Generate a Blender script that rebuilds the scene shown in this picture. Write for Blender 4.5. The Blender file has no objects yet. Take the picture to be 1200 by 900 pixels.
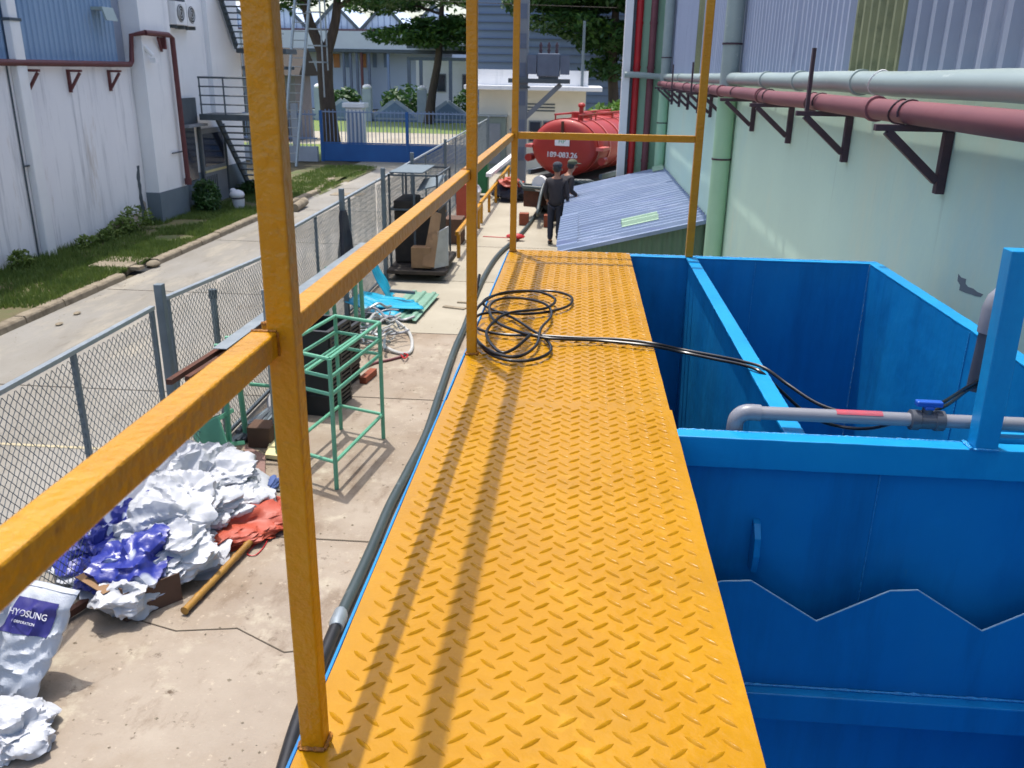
import bpy, bmesh, math, random
from mathutils import Vector, Matrix, noise
random.seed(7)
sc = bpy.context.scene
C = sc.collection
R = math.radians

# ------------------------------------------------------------------ camera
CAM = Vector((0, 0, 1.0))
FPX = 1010.0
_Y = Vector((684-600, 450-88, -FPX)).normalized()
_U = -Vector((547-600, 450-3300, -FPX)).normalized()
_U = (_U - _Y*_U.dot(_Y)).normalized()
_X = _Y.cross(_U)
CM = Matrix((_X, _Y, _U))                      # camera -> world rotation
cd = bpy.data.cameras.new('camera'); cam = bpy.data.objects.new('camera', cd); C.objects.link(cam)
cam.matrix_world = Matrix.Translation(CAM) @ CM.to_4x4()
cd.sensor_width = 36; cd.lens = 36*FPX/1200; cd.clip_end = 2000; cd.clip_start = .05
cd.dof.use_dof = True; cd.dof.focus_distance = 2.3; cd.dof.aperture_fstop = 10.5
sc.camera = cam

# ------------------------------------------------------------------ light
SUN = Vector((-.127, .207, 1.0)).normalized()
elev = math.asin(SUN.z); azim = math.atan2(SUN.x, SUN.y)
w = bpy.data.worlds.new('World'); sc.world = w; w.use_nodes = True
nt = w.node_tree; bg = nt.nodes['Background']
sky = nt.nodes.new('ShaderNodeTexSky'); sky.sky_type = 'NISHITA'; sky.sun_disc = False
sky.sun_elevation = elev; sky.sun_rotation = azim; sky.air_density = 1.0; sky.dust_density = 3.0; sky.ozone_density = 1.0
nt.links.new(sky.outputs[0], bg.inputs[0]); bg.inputs[1].default_value = .15
sd = bpy.data.lights.new('sun', 'SUN'); so = bpy.data.objects.new('sun', sd); C.objects.link(so)
sd.energy = 2.0; sd.angle = R(.6); sd.color = (1, .965, .91)
so.rotation_euler = SUN.to_track_quat('Z', 'Y').to_euler(); so.location = (0, 0, 30)
sc.view_settings.view_transform = 'Standard'; sc.view_settings.look = 'None'
sc.view_settings.exposure = 1.02; sc.view_settings.gamma = 1
GZ = -2.6

# where a sight line meets a plane of the site (survey helpers: each result is a real site coordinate)
def _d(px, py): return CM @ Vector((px-600, 450-py, -FPX))
def pz(px, py, z=GZ): d = _d(px, py); return CAM + d*((z-CAM.z)/d.z)
def sx(px, py, x): d = _d(px, py); return CAM + d*(x/d.x)
def sy(px, py, y): d = _d(px, py); return CAM + d*(y/d.y)

# ------------------------------------------------------------------ materials
def lin(c):
    return tuple((v/255/12.92 if v/255 <= .04045 else ((v/255+.055)/1.055)**2.4) for v in c)
MATS = {}
def mat(name, col, col2=None, rough=.6, metal=0, nscale=3., bump=0., bscale=40., stretch=(1, 1, 1), spots=None, contrast=.25,
        spec=.5, coat=0, transl=0, layers=()):
    """procedural paint/stone: two tones mixed by noise, optional fine bump, optional coloured blotches"""
    m = bpy.data.materials.new(name); m.use_nodes = True; t = m.node_tree; N = t.nodes; L = t.links
    b = N['Principled BSDF']; b.inputs['Roughness'].default_value = rough; b.inputs['Metallic'].default_value = metal
    b.inputs['Specular IOR Level'].default_value = spec; b.inputs['Coat Weight'].default_value = coat
    tc = N.new('ShaderNodeTexCoord'); mp = N.new('ShaderNodeMapping'); mp.inputs['Scale'].default_value = stretch
    L.new(tc.outputs['Object'], mp.inputs[0])
    c1 = lin(col); c2 = lin(col2) if col2 else tuple(v*.8 for v in c1)
    n = N.new('ShaderNodeTexNoise'); n.inputs['Scale'].default_value = nscale; n.inputs['Detail'].default_value = 6; n.inputs['Roughness'].default_value = .62
    L.new(mp.outputs[0], n.inputs['Vector'])
    r = N.new('ShaderNodeValToRGB'); r.color_ramp.elements[0].position = .5-contrast; r.color_ramp.elements[1].position = .5+contrast
    r.color_ramp.elements[0].color = (*c2, 1); r.color_ramp.elements[1].color = (*c1, 1)
    L.new(n.outputs['Fac'], r.inputs[0]); out = r.outputs[0]
    sp = list(layers)
    if spots: sp.append(spots)
    for (scol, sscale, lo, hi, sstr) in sp:
        n2 = N.new('ShaderNodeTexNoise'); n2.inputs['Scale'].default_value = sscale; n2.inputs['Detail'].default_value = (1.5 if name.startswith('blue_') and 'bag' in name else 8); n2.inputs['Roughness'].default_value = .7
        mp2 = N.new('ShaderNodeMapping'); mp2.inputs['Scale'].default_value = sstr; mp2.inputs['Location'].default_value = (sscale*.37+3, 1.7, sscale)
        L.new(tc.outputs['Object'], mp2.inputs[0]); L.new(mp2.outputs[0], n2.inputs['Vector'])
        mr = N.new('ShaderNodeMapRange'); mr.inputs[1].default_value = lo; mr.inputs[2].default_value = hi
        L.new(n2.outputs['Fac'], mr.inputs[0])
        mx = N.new('ShaderNodeMix'); mx.data_type = 'RGBA'; L.new(mr.outputs[0], mx.inputs[0]); L.new(out, mx.inputs[6])
        mx.inputs[7].default_value = (*lin(scol), 1); out = mx.outputs[2]
    L.new(out, b.inputs['Base Color'])
    rr = N.new('ShaderNodeMapRange'); rr.inputs[3].default_value = max(.05, rough-.1); rr.inputs[4].default_value = min(1, rough+.12)
    L.new(n.outputs['Fac'], rr.inputs[0]); L.new(rr.outputs[0], b.inputs['Roughness'])
    if bump:
        nb = N.new('ShaderNodeTexNoise'); nb.inputs['Scale'].default_value = bscale; nb.inputs['Detail'].default_value = 4
        L.new(mp.outputs[0], nb.inputs['Vector'])
        bp = N.new('ShaderNodeBump'); bp.inputs['Strength'].default_value = bump; bp.inputs['Distance'].default_value = .01
        L.new(nb.outputs['Fac'], bp.inputs['Height']); L.new(bp.outputs[0], b.inputs['Normal'])
    if transl:
        tr = N.new('ShaderNodeBsdfTranslucent'); L.new(out, tr.inputs[0]); ms = N.new('ShaderNodeMixShader'); ms.inputs[0].default_value = transl
        L.new(b.outputs[0], ms.inputs[1]); L.new(tr.outputs[0], ms.inputs[2]); L.new(ms.outputs[0], N['Material Output'].inputs[0])
    MATS[name] = m
    return m
U1 = (1, 1, 1)
M_yel = mat('yellow_paint', (198, 142, 8), (184, 126, 4), rough=.34, nscale=5, bump=.45, bscale=62, spec=.5, layers=[((140, 88, 20), 22, .62, .76, U1), ((160, 112, 24), 4, .55, .8, U1), ((74, 48, 24), 48, .70, .74, U1)])
M_deck = mat('yellow_deck_paint', (182, 131, 4), (168, 118, 2), rough=.3, nscale=4, bump=.3, bscale=30, spec=.35, layers=[((160, 118, 30), 2.6, .54, .85, U1), ((196, 146, 30), 11, .58, .78, U1), ((140, 98, 30), 8, .66, .8, (1, .5, 1)), ((60, 38, 16), 55, .715, .74, U1)])
M_blue = mat('blue_paint', (20, 152, 208), (10, 138, 198), rough=.36, nscale=2.5, bump=.12, bscale=30, layers=[((8, 110, 176), 1.3, .5, .75, (1, 1, .4)), ((70, 170, 220), 24, .7, .78, U1)])
M_bluedk = mat('blue_tank_wall', (18, 136, 196), (10, 120, 186), rough=.36, nscale=1.5, bump=.5, bscale=6, layers=[((60, 140, 180), 30, .66, .75, (1, 1, .25)), ((12, 104, 160), 5, .5, .75, (1, 1, .12)), ((40, 66, 84), 9, .7, .8, (1, 1, .3)), ((30, 130, 190), 3, .55, .8, (1, 1, .5)), ((8, 100, 162), 1.1, .5, .8, (1, 1, .3))])
M_bead = mat('weld_bead', (60, 165, 215), (8, 120, 190), rough=.35, nscale=60, bump=.6, bscale=120)
M_beady = mat('yellow_weld_bead', (190, 125, 20), (110, 66, 24), rough=.5, nscale=70, bump=.7, bscale=120)
M_weir = mat('weir_edge_steel', (190, 215, 225), (150, 190, 210), rough=.3, nscale=20)
M_yard = mat('yard_concrete', (162, 150, 134), (138, 124, 108), rough=.85, nscale=1.1, bump=.35, bscale=55, contrast=.2,
             layers=[((134, 116, 94), .45, .44, .66, U1), ((176, 166, 146), 3.1, .56, .74, U1), ((104, 84, 64), 1.7, .56, .74, (1, .5, 1)), ((88, 72, 56), 9, .6, .72, U1), ((178, 164, 144), 17, .6, .7, U1), ((140, 92, 54), 6, .7, .8, U1)])
M_yard2 = mat('pale_concrete', (172, 164, 146), (150, 142, 124), rough=.85, nscale=.8, bump=.3, bscale=40, layers=[((140, 130, 112), .5, .5, .75, (1, .3, 1)), ((120, 110, 94), 5, .66, .78, U1)])
M_road = mat('road_concrete', (150, 146, 138), (134, 130, 122), rough=.85, nscale=.6, bump=.3, bscale=70, layers=[((126, 120, 108), .5, .42, .68, (1, .4, 1)), ((160, 152, 136), 1.6, .52, .72, (1, .3, 1)), ((112, 104, 92), 3.5, .58, .74, (1, .25, 1)), ((96, 90, 82), 18, .62, .74, U1)])
M_cut = mat('expansion_joint', (92, 82, 68), (70, 62, 52), rough=.95, nscale=20)
M_line = mat('worn_line', (198, 184, 142), (160, 150, 128), rough=.8, nscale=12)
M_kerb = mat('kerb_concrete', (156, 144, 122), (118, 106, 88), rough=.9, nscale=5, bump=.6, bscale=30, layers=[((96, 84, 66), 3, .55, .75, U1)])
M_soil = mat('soil', (92, 82, 58), (66, 62, 40), rough=1, nscale=4, bump=.6, bscale=20)
M_verge = mat('verge_turf', (84, 96, 52), (104, 94, 66), rough=1, nscale=2.2, bump=.8, bscale=30, contrast=.15)
M_grass = mat('grass_blade', (116, 134, 62), (80, 104, 46), rough=.7, nscale=2, transl=.3)
M_grassf = mat('far_grass', (92, 122, 52), (112, 118, 62), rough=1, nscale=1.5, bump=.5, bscale=8)
M_leafd = mat('leaf_dark', (66, 102, 46), (44, 76, 36), rough=.5, nscale=1.3, transl=.25)
M_leafl = mat('leaf_light', (112, 146, 60), (74, 110, 46), rough=.5, nscale=1.3, transl=.35)
M_bark = mat('bark', (92, 78, 66), (58, 48, 42), rough=.95, nscale=6, bump=1, bscale=12, stretch=(1, 1, .3))
M_gwall = mat('green_wall', (204, 232, 210), (196, 224, 204), rough=.75, nscale=.7, bump=.12, bscale=18, layers=[((184, 218, 208), .5, .5, .8, U1), ((214, 226, 198), .9, .55, .8, (1, 1, .3)), ((178, 204, 184), 9, .6, .8, (1, 1, .07)), ((156, 172, 154), 3.4, .68, .82, (1, 1, .12)), ((120, 130, 112), 16, .7, .76, (1, 1, .3))])
M_gpipe = mat('green_pipe_paint', (168, 206, 172), (154, 194, 160), rough=.5, nscale=2)
M_sheet = mat('blue_grey_sheet', (170, 178, 196), (154, 163, 184), rough=.55, metal=.0, nscale=1.2, stretch=(1, 1, .4), layers=[((196, 196, 208), 3, .6, .8, (1, 1, .15)), ((126, 128, 150), 9, .62, .74, (1, 1, .1))])
M_sheetd = mat('slate_sheet', (152, 160, 176), (136, 145, 162), rough=.5, nscale=1.5, layers=[((182, 184, 194), 3, .56, .8, (1, 1, .12)), ((104, 104, 116), 12, .64, .74, (1, 1, .1))])
M_trans = mat('mossy_skylight_sheet', (148, 150, 112), (112, 118, 84), rough=.45, nscale=3, stretch=(1, 1, .5), layers=[((72, 82, 54), 2, .52, .72, U1)])
M_lsheet = mat('steel_blue_sheet', (142, 166, 192), (122, 150, 180), rough=.5, nscale=1.2, stretch=(1, 1, .3))
M_lwall = mat('white_render', (240, 238, 238), (226, 224, 226), rough=.85, nscale=.6, bump=.2, bscale=10, stretch=(1, 1, .5), layers=[((176, 176, 180), 5, .52, .74, (1, 1, .07)), ((190, 176, 160), 1.6, .58, .74, (1, 1, .2)), ((150, 146, 144), 9, .64, .76, (1, 1, .1))])
M_stain = mat('damp_stain', (176, 150, 124), (196, 190, 186), rough=.9, nscale=3)
M_white = mat('white_wall', (238, 237, 236), (226, 226, 226), rough=.8, nscale=1, bump=.1, bscale=10, layers=[((200, 202, 204), 1.6, .6, .8, (1, 1, .15))])
M_cream = mat('cream_wall', (226, 220, 204), (212, 208, 192), rough=.8, nscale=1)
M_base = mat('grey_plinth', (112, 124, 130), (98, 110, 118), rough=.8, nscale=2)
M_gdoor = mat('grey_door', (128, 134, 140), (112, 118, 126), rough=.6, nscale=3)
M_glass = mat('dark_glass', (34, 44, 66), (24, 32, 50), rough=.12, nscale=1, spec=.8)
M_steel = mat('dark_grey_steel', (82, 92, 98), (66, 74, 80), rough=.6, nscale=5)
M_maroon = mat('maroon_steel', (104, 52, 52), (84, 40, 42), rough=.55, nscale=6, layers=[((150, 96, 92), 9, .66, .8, U1)])
M_mpipe = mat('faded_red_pipe', (132, 80, 84), (110, 64, 70), rough=.65, nscale=3, stretch=(1, .3, 1), layers=[((186, 148, 148), 14, .66, .76, (1, .3, 1)), ((120, 66, 72), 5, .55, .75, U1)])
M_gypipe = mat('grey_pipe', (158, 172, 168), (142, 156, 152), rough=.4, nscale=2.5, stretch=(1, .3, 1), layers=[((196, 204, 196), 10, .62, .76, (1, .3, 1))])
M_brk = mat('bracket_steel', (84, 58, 66), (54, 42, 52), rough=.6, nscale=8)
M_red = mat('fire_red', (190, 34, 38), (160, 26, 32), rough=.4, nscale=4)
M_truck = mat('red_truck_paint', (172, 46, 36), (150, 38, 30), rough=.5, nscale=2, coat=.1, layers=[((160, 60, 44), 6, .62, .8, U1)])
M_truckd = mat('truck_trim_pale_red', (214, 120, 112), (190, 80, 72), rough=.4, nscale=4)
M_blk = mat('black_rubber', (34, 34, 36), (24, 24, 26), rough=.45, nscale=10)
M_cable = mat('black_cable', (22, 23, 27), (14, 15, 18), rough=.3, nscale=10)
M_hose = mat('grey_green_hose', (66, 78, 78), (52, 62, 64), rough=.42, nscale=6, stretch=(1, .3, 1), layers=[((140, 150, 146), 5, .6, .78, U1)])
M_galv = mat('galvanised_steel', (160, 168, 172), (136, 146, 152), rough=.42, metal=.45, nscale=8)
M_galvd = mat('dull_galvanised', (116, 128, 134), (96, 108, 114), rough=.55, metal=.2, nscale=8)
M_wire = mat('wire', (138, 146, 148), (112, 120, 122), rough=.5, metal=.3, nscale=8)
M_pvc = mat('grey_pvc', (140, 142, 150), (128, 130, 138), rough=.35, nscale=3)
M_pvcd = mat('dark_pvc_fitting', (86, 90, 98), (72, 76, 84), rough=.4, nscale=3)
M_vblue = mat('valve_blue', (40, 96, 190), (30, 84, 176), rough=.35, nscale=3)
M_mark = mat('red_tape', (196, 60, 78), (150, 80, 96), rough=.5, nscale=10)
M_mint = mat('mint_paint', (104, 172, 140), (84, 150, 120), rough=.45, nscale=6, layers=[((130, 120, 96), 12, .7, .8, U1)])
M_shroof = mat('lilac_blue_roof', (128, 144, 170), (110, 127, 156), rough=.55, nscale=1.2, stretch=(.4, 1, 1), layers=[((158, 168, 194), 4, .54, .72, (.12, 1, 1)), ((112, 124, 164), 7, .56, .7, (.1, 1, 1)), ((120, 134, 184), 2, .6, .8, (.4, 1, 1))])
M_shwall = mat('green_shed_sheet', (92, 116, 96), (76, 98, 82), rough=.6, nscale=2)
M_patch = mat('pale_green_patch', (160, 186, 162), (142, 170, 148), rough=.6, nscale=4)
M_bag = mat('white_plastic_bag', (202, 204, 208), (188, 191, 197), rough=.45, nscale=3, transl=.12, bump=.5, bscale=25, spec=.6)
M_bagb = mat('blue_white_bag', (188, 192, 202), (170, 178, 194), rough=.35, nscale=3, bump=.4, bscale=25, spec=.6, layers=[((44, 54, 142), 2.0, .47, .485, U1)])
M_bagc = mat('blue_print_bag', (46, 58, 150), (36, 44, 124), rough=.55, nscale=3, bump=.4, bscale=25, spec=.4, layers=[((204, 210, 226), 3, .5, .52, U1)])
M_orange = mat('orange_tarp', (190, 86, 62), (168, 70, 50), rough=.5, nscale=3, bump=.4, bscale=25, transl=.1)
M_sack = mat('woven_white_sack', (190, 195, 202), (172, 178, 188), rough=.45, nscale=2, bump=.3, bscale=120)
M_navy = mat('navy_print', (56, 54, 128), (48, 46, 116), rough=.45, nscale=4)
M_ink = mat('dark_ink', (50, 52, 66), (40, 42, 56), rough=.5)
M_wtext = mat('white_ink', (236, 236, 240), (220, 220, 226), rough=.5)
M_card = mat('cardboard', (158, 126, 92), (132, 102, 74), rough=.9, nscale=4, layers=[((104, 80, 60), 3, .58, .75, U1)])
M_cardd = mat('dark_cardboard', (104, 78, 62), (82, 62, 50), rough=.9, nscale=4)
M_bamboo = mat('bamboo', (176, 132, 52), (128, 90, 38), rough=.5, nscale=6, stretch=(1, .4, 1))
M_wood = mat('plank_wood', (150, 118, 108), (122, 94, 86), rough=.85, nscale=5, stretch=(1, 8, 1))
M_rust = mat('rusty_steel', (104, 62, 44), (66, 44, 36), rough=.85, nscale=9, bump=.4, bscale=60)
M_brick = mat('red_brick', (150, 82, 58), (120, 62, 44), rough=.9, nscale=9, bump=.5, bscale=60)
M_cream2 = mat('cream_board', (226, 214, 160), (206, 194, 144), rough=.7, nscale=3)
M_cyan = mat('cyan_plastic_sheet', (36, 168, 200), (24, 146, 182), rough=.35, nscale=4, layers=[((110, 200, 220), 6, .6, .75, U1)])
M_gsheet = mat('green_roof_sheet', (128, 164, 144), (108, 146, 126), rough=.5, nscale=4)
M_crate = mat('black_plastic', (42, 44, 46), (30, 32, 34), rough=.55, nscale=6)
M_grime = mat('grimy_machine', (66, 58, 50), (40, 36, 32), rough=.8, nscale=5)
M_denim = mat('blue_cloth', (84, 106, 160), (64, 84, 136), rough=.8, nscale=6)
M_cloth = mat('black_cloth', (66, 70, 78), (48, 52, 60), rough=.9, nscale=6)
M_scrap = mat('pale_plastic_strip', (196, 196, 192), (164, 164, 160), rough=.4, nscale=5)
M_jack = mat('dark_jacket', (60, 56, 58), (44, 40, 44), rough=.85, nscale=8)
M_trou = mat('navy_trousers', (48, 52, 66), (36, 40, 54), rough=.85, nscale=8)
M_skin = mat('skin', (176, 126, 98), (160, 110, 86), rough=.55, nscale=4)
M_capg = mat('olive_cap', (92, 96, 76), (70, 76, 60), rough=.8, nscale=6)
M_gateb = mat('gate_blue', (28, 92, 156), (20, 78, 140), rough=.5, nscale=2)
M_fgrey = mat('fence_wall_grey', (172, 180, 190), (150, 158, 170), rough=.8, nscale=2)
M_fgrey2 = mat('gable_motif_blue_grey', (120, 140, 164), (104, 122, 148), rough=.8, nscale=2)
M_fblue = mat('far_cladding_pale', (196, 208, 226), (182, 196, 216), rough=.7, nscale=.4)
M_fblued = mat('far_cladding_blue', (128, 146, 176), (116, 134, 164), rough=.7, nscale=.4)
M_froof = mat('far_roof', (206, 210, 214), (190, 194, 200), rough=.6, nscale=.5)
M_forange = mat('orange_shutter', (204, 142, 96), (188, 124, 80), rough=.7)
M_pole = mat('concrete_pole', (128, 134, 140), (108, 114, 122), rough=.85, nscale=2, stretch=(1, 1, .3))
M_trafo = mat('transformer_grey', (96, 106, 124), (80, 90, 108), rough=.5, nscale=3)
M_hyd = mat('white_wrap', (220, 222, 226), (190, 194, 200), rough=.5, nscale=5)

# ------------------------------------------------------------------ mesh builder
class MB:
    def __init__(s): s.v = []; s.f = []; s.T = None
    def add(s, vs, fs):
        o = len(s.v)
        s.v += [tuple(s.T @ Vector(p)) if s.T else tuple(p) for p in vs]; s.f += [tuple(i+o for i in f) for f in fs]; return s
    def box(s, x0, x1, y0, y1, z0, z1):
        vs = [(x, y, z) for z in (z0, z1) for y in (y0, y1) for x in (x0, x1)]
        return s.add(vs, [(0, 2, 3, 1), (4, 5, 7, 6), (0, 1, 5, 4), (2, 6, 7, 3), (0, 4, 6, 2), (1, 3, 7, 5)])
    def bar(s, a, b, w, h, up=(0, 0, 1)):          # rectangular bar from a to b
        a = Vector(a); b = Vector(b); d = (b-a).normalized(); u = Vector(up)
        if abs(d.dot(u)) > .98: u = Vector((0, 1, 0))
        r = d.cross(u).normalized(); u = r.cross(d)
        vs = [p + r*(w/2*i) + u*(h/2*j) for p in (a, b) for (i, j) in ((-1, -1), (1, -1), (1, 1), (-1, 1))]
        return s.add(vs, [(0, 1, 2, 3), (7, 6, 5, 4), (0, 4, 5, 1), (1, 5, 6, 2), (2, 6, 7, 3), (3, 7, 4, 0)])
    def tube(s, pts, r, n=8, cap=True, radii=None):
        pts = [Vector(p) for p in pts]; vs = []; k = len(pts); u = None
        for i, p in enumerate(pts):
            d = (pts[min(i+1, k-1)] - pts[max(i-1, 0)])
            if d.length < 1e-7: d = pts[-1]-pts[0]
            d = d.normalized()
            if u is None:
                u = Vector((0, 0, 1)) if abs(d.z) < .9 else Vector((1, 0, 0))
            u = (u - d*u.dot(d)).normalized(); q = d.cross(u)
            rr = radii[i] if radii else r
            vs += [p + (u*math.cos(2*math.pi*j/n) + q*math.sin(2*math.pi*j/n))*rr for j in range(n)]
        fs = [(i*n+j, i*n+(j+1) % n, (i+1)*n+(j+1) % n, (i+1)*n+j) for i in range(k-1) for j in range(n)]
        if cap: fs += [tuple(range(n-1, -1, -1)), tuple((k-1)*n+j for j in range(n))]
        return s.add(vs, fs)
    def quad(s, a, b, c, d): return s.add([a, b, c, d], [(0, 1, 2, 3)])
    def prism(s, poly, off):                       # planar polygon extruded by vector off
        n = len(poly); poly = [Vector(p) for p in poly]; off = Vector(off)
        return s.add(poly + [p+off for p in poly], [tuple(range(n-1, -1, -1)), tuple(range(n, 2*n))] + [(i, (i+1) % n, n+(i+1) % n, n+i) for i in range(n)])
    def ellipsoid(s, c, r, seg=16, rings=10):
        c = Vector(c); vs = [c+Vector((0, 0, r[2]))]
        for i in range(1, rings):
            a = math.pi*i/rings
            for j in range(seg):
                b = 2*math.pi*j/seg; vs.append(c + Vector((r[0]*math.sin(a)*math.cos(b), r[1]*math.sin(a)*math.sin(b), r[2]*math.cos(a))))
        vs.append(c-Vector((0, 0, r[2]))); fs = []
        for j in range(seg): fs.append((0, 1+j, 1+(j+1) % seg)); fs.append((len(vs)-1, 1+(rings-2)*seg+(j+1) % seg, 1+(rings-2)*seg+j))
        for i in range(rings-2):
            for j in range(seg): fs.append((1+i*seg+j, 1+(i+1)*seg+j, 1+(i+1)*seg+(j+1) % seg, 1+i*seg+(j+1) % seg))
        return s.add(vs, fs)
WM = {}
def thing(name, label, cat, loc=(0, 0, 0), rz=0, group=None, kind=None):
    o = bpy.data.objects.new(name, None); C.objects.link(o); o.location = loc; o.rotation_euler = (0, 0, rz); o.empty_display_size = .2
    WM[o.name] = Matrix.Translation(Vector(loc)) @ Matrix.Rotation(rz, 4, 'Z')
    tag(o, label, cat, group, kind); return o
def tag(o, label=None, cat=None, group=None, kind=None):
    if label: o['label'] = label
    if cat: o['category'] = cat
    if group: o['group'] = group
    if kind: o['kind'] = kind
    return o
def build(mb, name, m, parent=None, local=False, smooth=False, bevel=0, kind=None, label=None, bseg=2):
    """link the collected shapes as ONE mesh object; coordinates are world unless local"""
    vs = mb.v
    if parent is not None:
        W = WM[parent.name]
        if not local: I = W.inverted(); vs = [tuple(I @ Vector(p)) for p in vs]
    me = bpy.data.meshes.new(name); me.from_pydata(vs, [], mb.f); me.update()
    bm = bmesh.new(); bm.from_mesh(me); bmesh.ops.recalc_face_normals(bm, faces=bm.faces); bm.to_mesh(me); bm.free()
    me.materials.append(m)
    if smooth: me.shade_smooth(); me.set_sharp_from_angle(angle=R(40))
    o = bpy.data.objects.new(name, me); C.objects.link(o)
    if parent is not None: o.parent = parent; WM[o.name] = WM[parent.name]
    if bevel:
        b = o.modifiers.new('bevel', 'BEVEL'); b.width = bevel; b.segments = bseg; b.limit_method = 'ANGLE'
    tag(o, label, kind=kind); return o
def solo(mb, name, m, label, cat, group=None, kind=None, **k):
    """a thing that is one mesh; its origin is moved to its base"""
    xs = [p[0] for p in mb.v]; ys = [p[1] for p in mb.v]; zs = [p[2] for p in mb.v]
    o0 = Vector(((min(xs)+max(xs))/2, (min(ys)+max(ys))/2, min(zs)))
    mb.v = [tuple(Vector(p)-o0) for p in mb.v]
    o = build(mb, name, m, **k); o.location = o0; WM[o.name] = Matrix.Translation(o0)
    return tag(o, label, cat, group, kind)
def struct(mb, name, m, **k): return build(mb, name, m, kind='structure', **k)
def piece(src, parent, loc):
    c = src.copy(); C.objects.link(c); c.parent = parent; c.location = loc; WM[c.name] = WM[parent.name]; return c
def copy_tree(o, parent=None):
    c = o.copy(); C.objects.link(c); c.parent = parent
    WM[c.name] = WM.get(o.name, Matrix())
    for ch in [x for x in C.objects if x.parent == o]: copy_tree(ch, c)
    return c
def spline(pts, n=8):                              # Catmull-Rom
    P = [Vector(p) for p in pts]; P = [P[0]*2-P[1]] + P + [P[-1]*2-P[-2]]; out = []
    for i in range(1, len(P)-2):
        for k in range(n):
            t = k/n; a, b, c, d = P[i-1:i+3]
            out.append(.5*((2*b) + (c-a)*t + (2*a-5*b+4*c-d)*t*t + (3*b-a-3*c+d)*t**3))
    out.append(P[-2]); return out
def text_mesh(s, size, name, m, parent, mtx, ext=.0015, label=None):
    cu = bpy.data.curves.new(name, 'FONT'); cu.body = s; cu.size = size; cu.extrude = ext; cu.align_x = 'CENTER'; cu.align_y = 'CENTER'; cu.resolution_u = 3
    t = bpy.data.objects.new('tmp', cu); C.objects.link(t)
    me = bpy.data.meshes.new_from_object(t); C.objects.unlink(t); bpy.data.objects.remove(t)
    W = WM[parent.name].inverted() @ mtx
    me.transform(W); me.materials.clear(); me.materials.append(m)
    o = bpy.data.objects.new(name, me); C.objects.link(o); o.parent = parent; WM[o.name] = WM[parent.name]; tag(o, label); return o

# ================================================================== SETTING
def sheet(x0, x1, y0, y1, z, name, m, n=1):
    mb = MB().quad((x0, y0, z), (x1, y0, z), (x1, y1, z), (x0, y1, z)); return struct(mb, name, m)
sheet(-900, 900, -900, 1500, GZ-.03, 'ground', M_soil)
road = sheet(-8.05, -3.45, -6, 34.0, GZ, 'road', M_road)
sheet(-3.45, 2.2, -6, 12.0, GZ+.0, 'yard_floor', M_yard)
sheet(-3.45, 2.2, 12.0, 34.0, GZ+.0, 'far_yard_floor', M_yard2)
sheet(2.2, 14, 23.4, 44, GZ-.004, 'side_yard_floor', M_yard2)
sheet(-9.2, -3.45, 34.0, 37.0, GZ+.0, 'gate_forecourt', M_yard2)
sheet(-3.45, 2.2, 34.0, 44, GZ, 'guardhouse_floor', M_yard2)
sheet(-60, 60, 45.5, 55.5, GZ-.01, 'outer_street', M_yard2)
sheet(-60, 60, 55.5, 78, GZ-.004, 'outer_grass_strip', M_grassf)
sheet(-60, 60, 37.0, 45.5, GZ-.006, 'outer_verge', M_grassf)
gv = MB(); rg = random.Random(9)
for _ in range(900):
    if rg.random() < .55: x, y = rg.uniform(-3.4, -.5), rg.uniform(3.5, 13)
    else: x, y = rg.choice((rg.gauss(-3.5, .35), rg.gauss(-7.9, .18))), rg.uniform(4, 22)
    if -8.03 > x: continue
    r_ = rg.uniform(.004, .014); vs = [(x+r_*rg.uniform(.6, 1.3)*math.cos(a), y+r_*rg.uniform(.6, 1.3)*math.sin(a), GZ+.001) for a in (0, 1.6, 3.1, 4.7)]
    gv.add(vs+[(x, y, GZ+r_*.8)], [(0, 1, 4), (1, 2, 4), (2, 3, 4), (3, 0, 4)])
tag(build(gv, 'grit', M_kerb), 'small stones and grit scattered over the concrete yard', 'grit', kind='stuff')
# recessed joints and worn marks in the paving
j = MB()
for y in (6.05, 9.3, 12.0, 15.4, 18.8): j.box(-3.44, -.44, y-.008, y+.008, GZ+.001, GZ+.004)
pts = [(-3.1, 4.9), (-2.6, 4.75), (-2.2, 4.82), (-1.8, 4.6), (-1.5, 4.68)]
for a, b in zip(pts, pts[1:]): j.bar((*a, GZ+.003), (*b, GZ+.003), .009, .003)
struct(j, 'yard_joint', M_cut)
l = MB()
for y, x0, x1 in ((7.55, -6.1, -3.6), (13.6, -5.2, -3.9)): l.box(x0, x1, y-.025, y+.025, GZ+.001, GZ+.005)
struct(l, 'road_line', M_line)
jr = MB()
for y in (4.5, 9.2, 13.9, 18.6, 23.3, 28): jr.box(-8.0, -3.5, y-.01, y+.01, GZ+.001, GZ+.004)
struct(jr, 'road_joint', M_cut)
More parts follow.
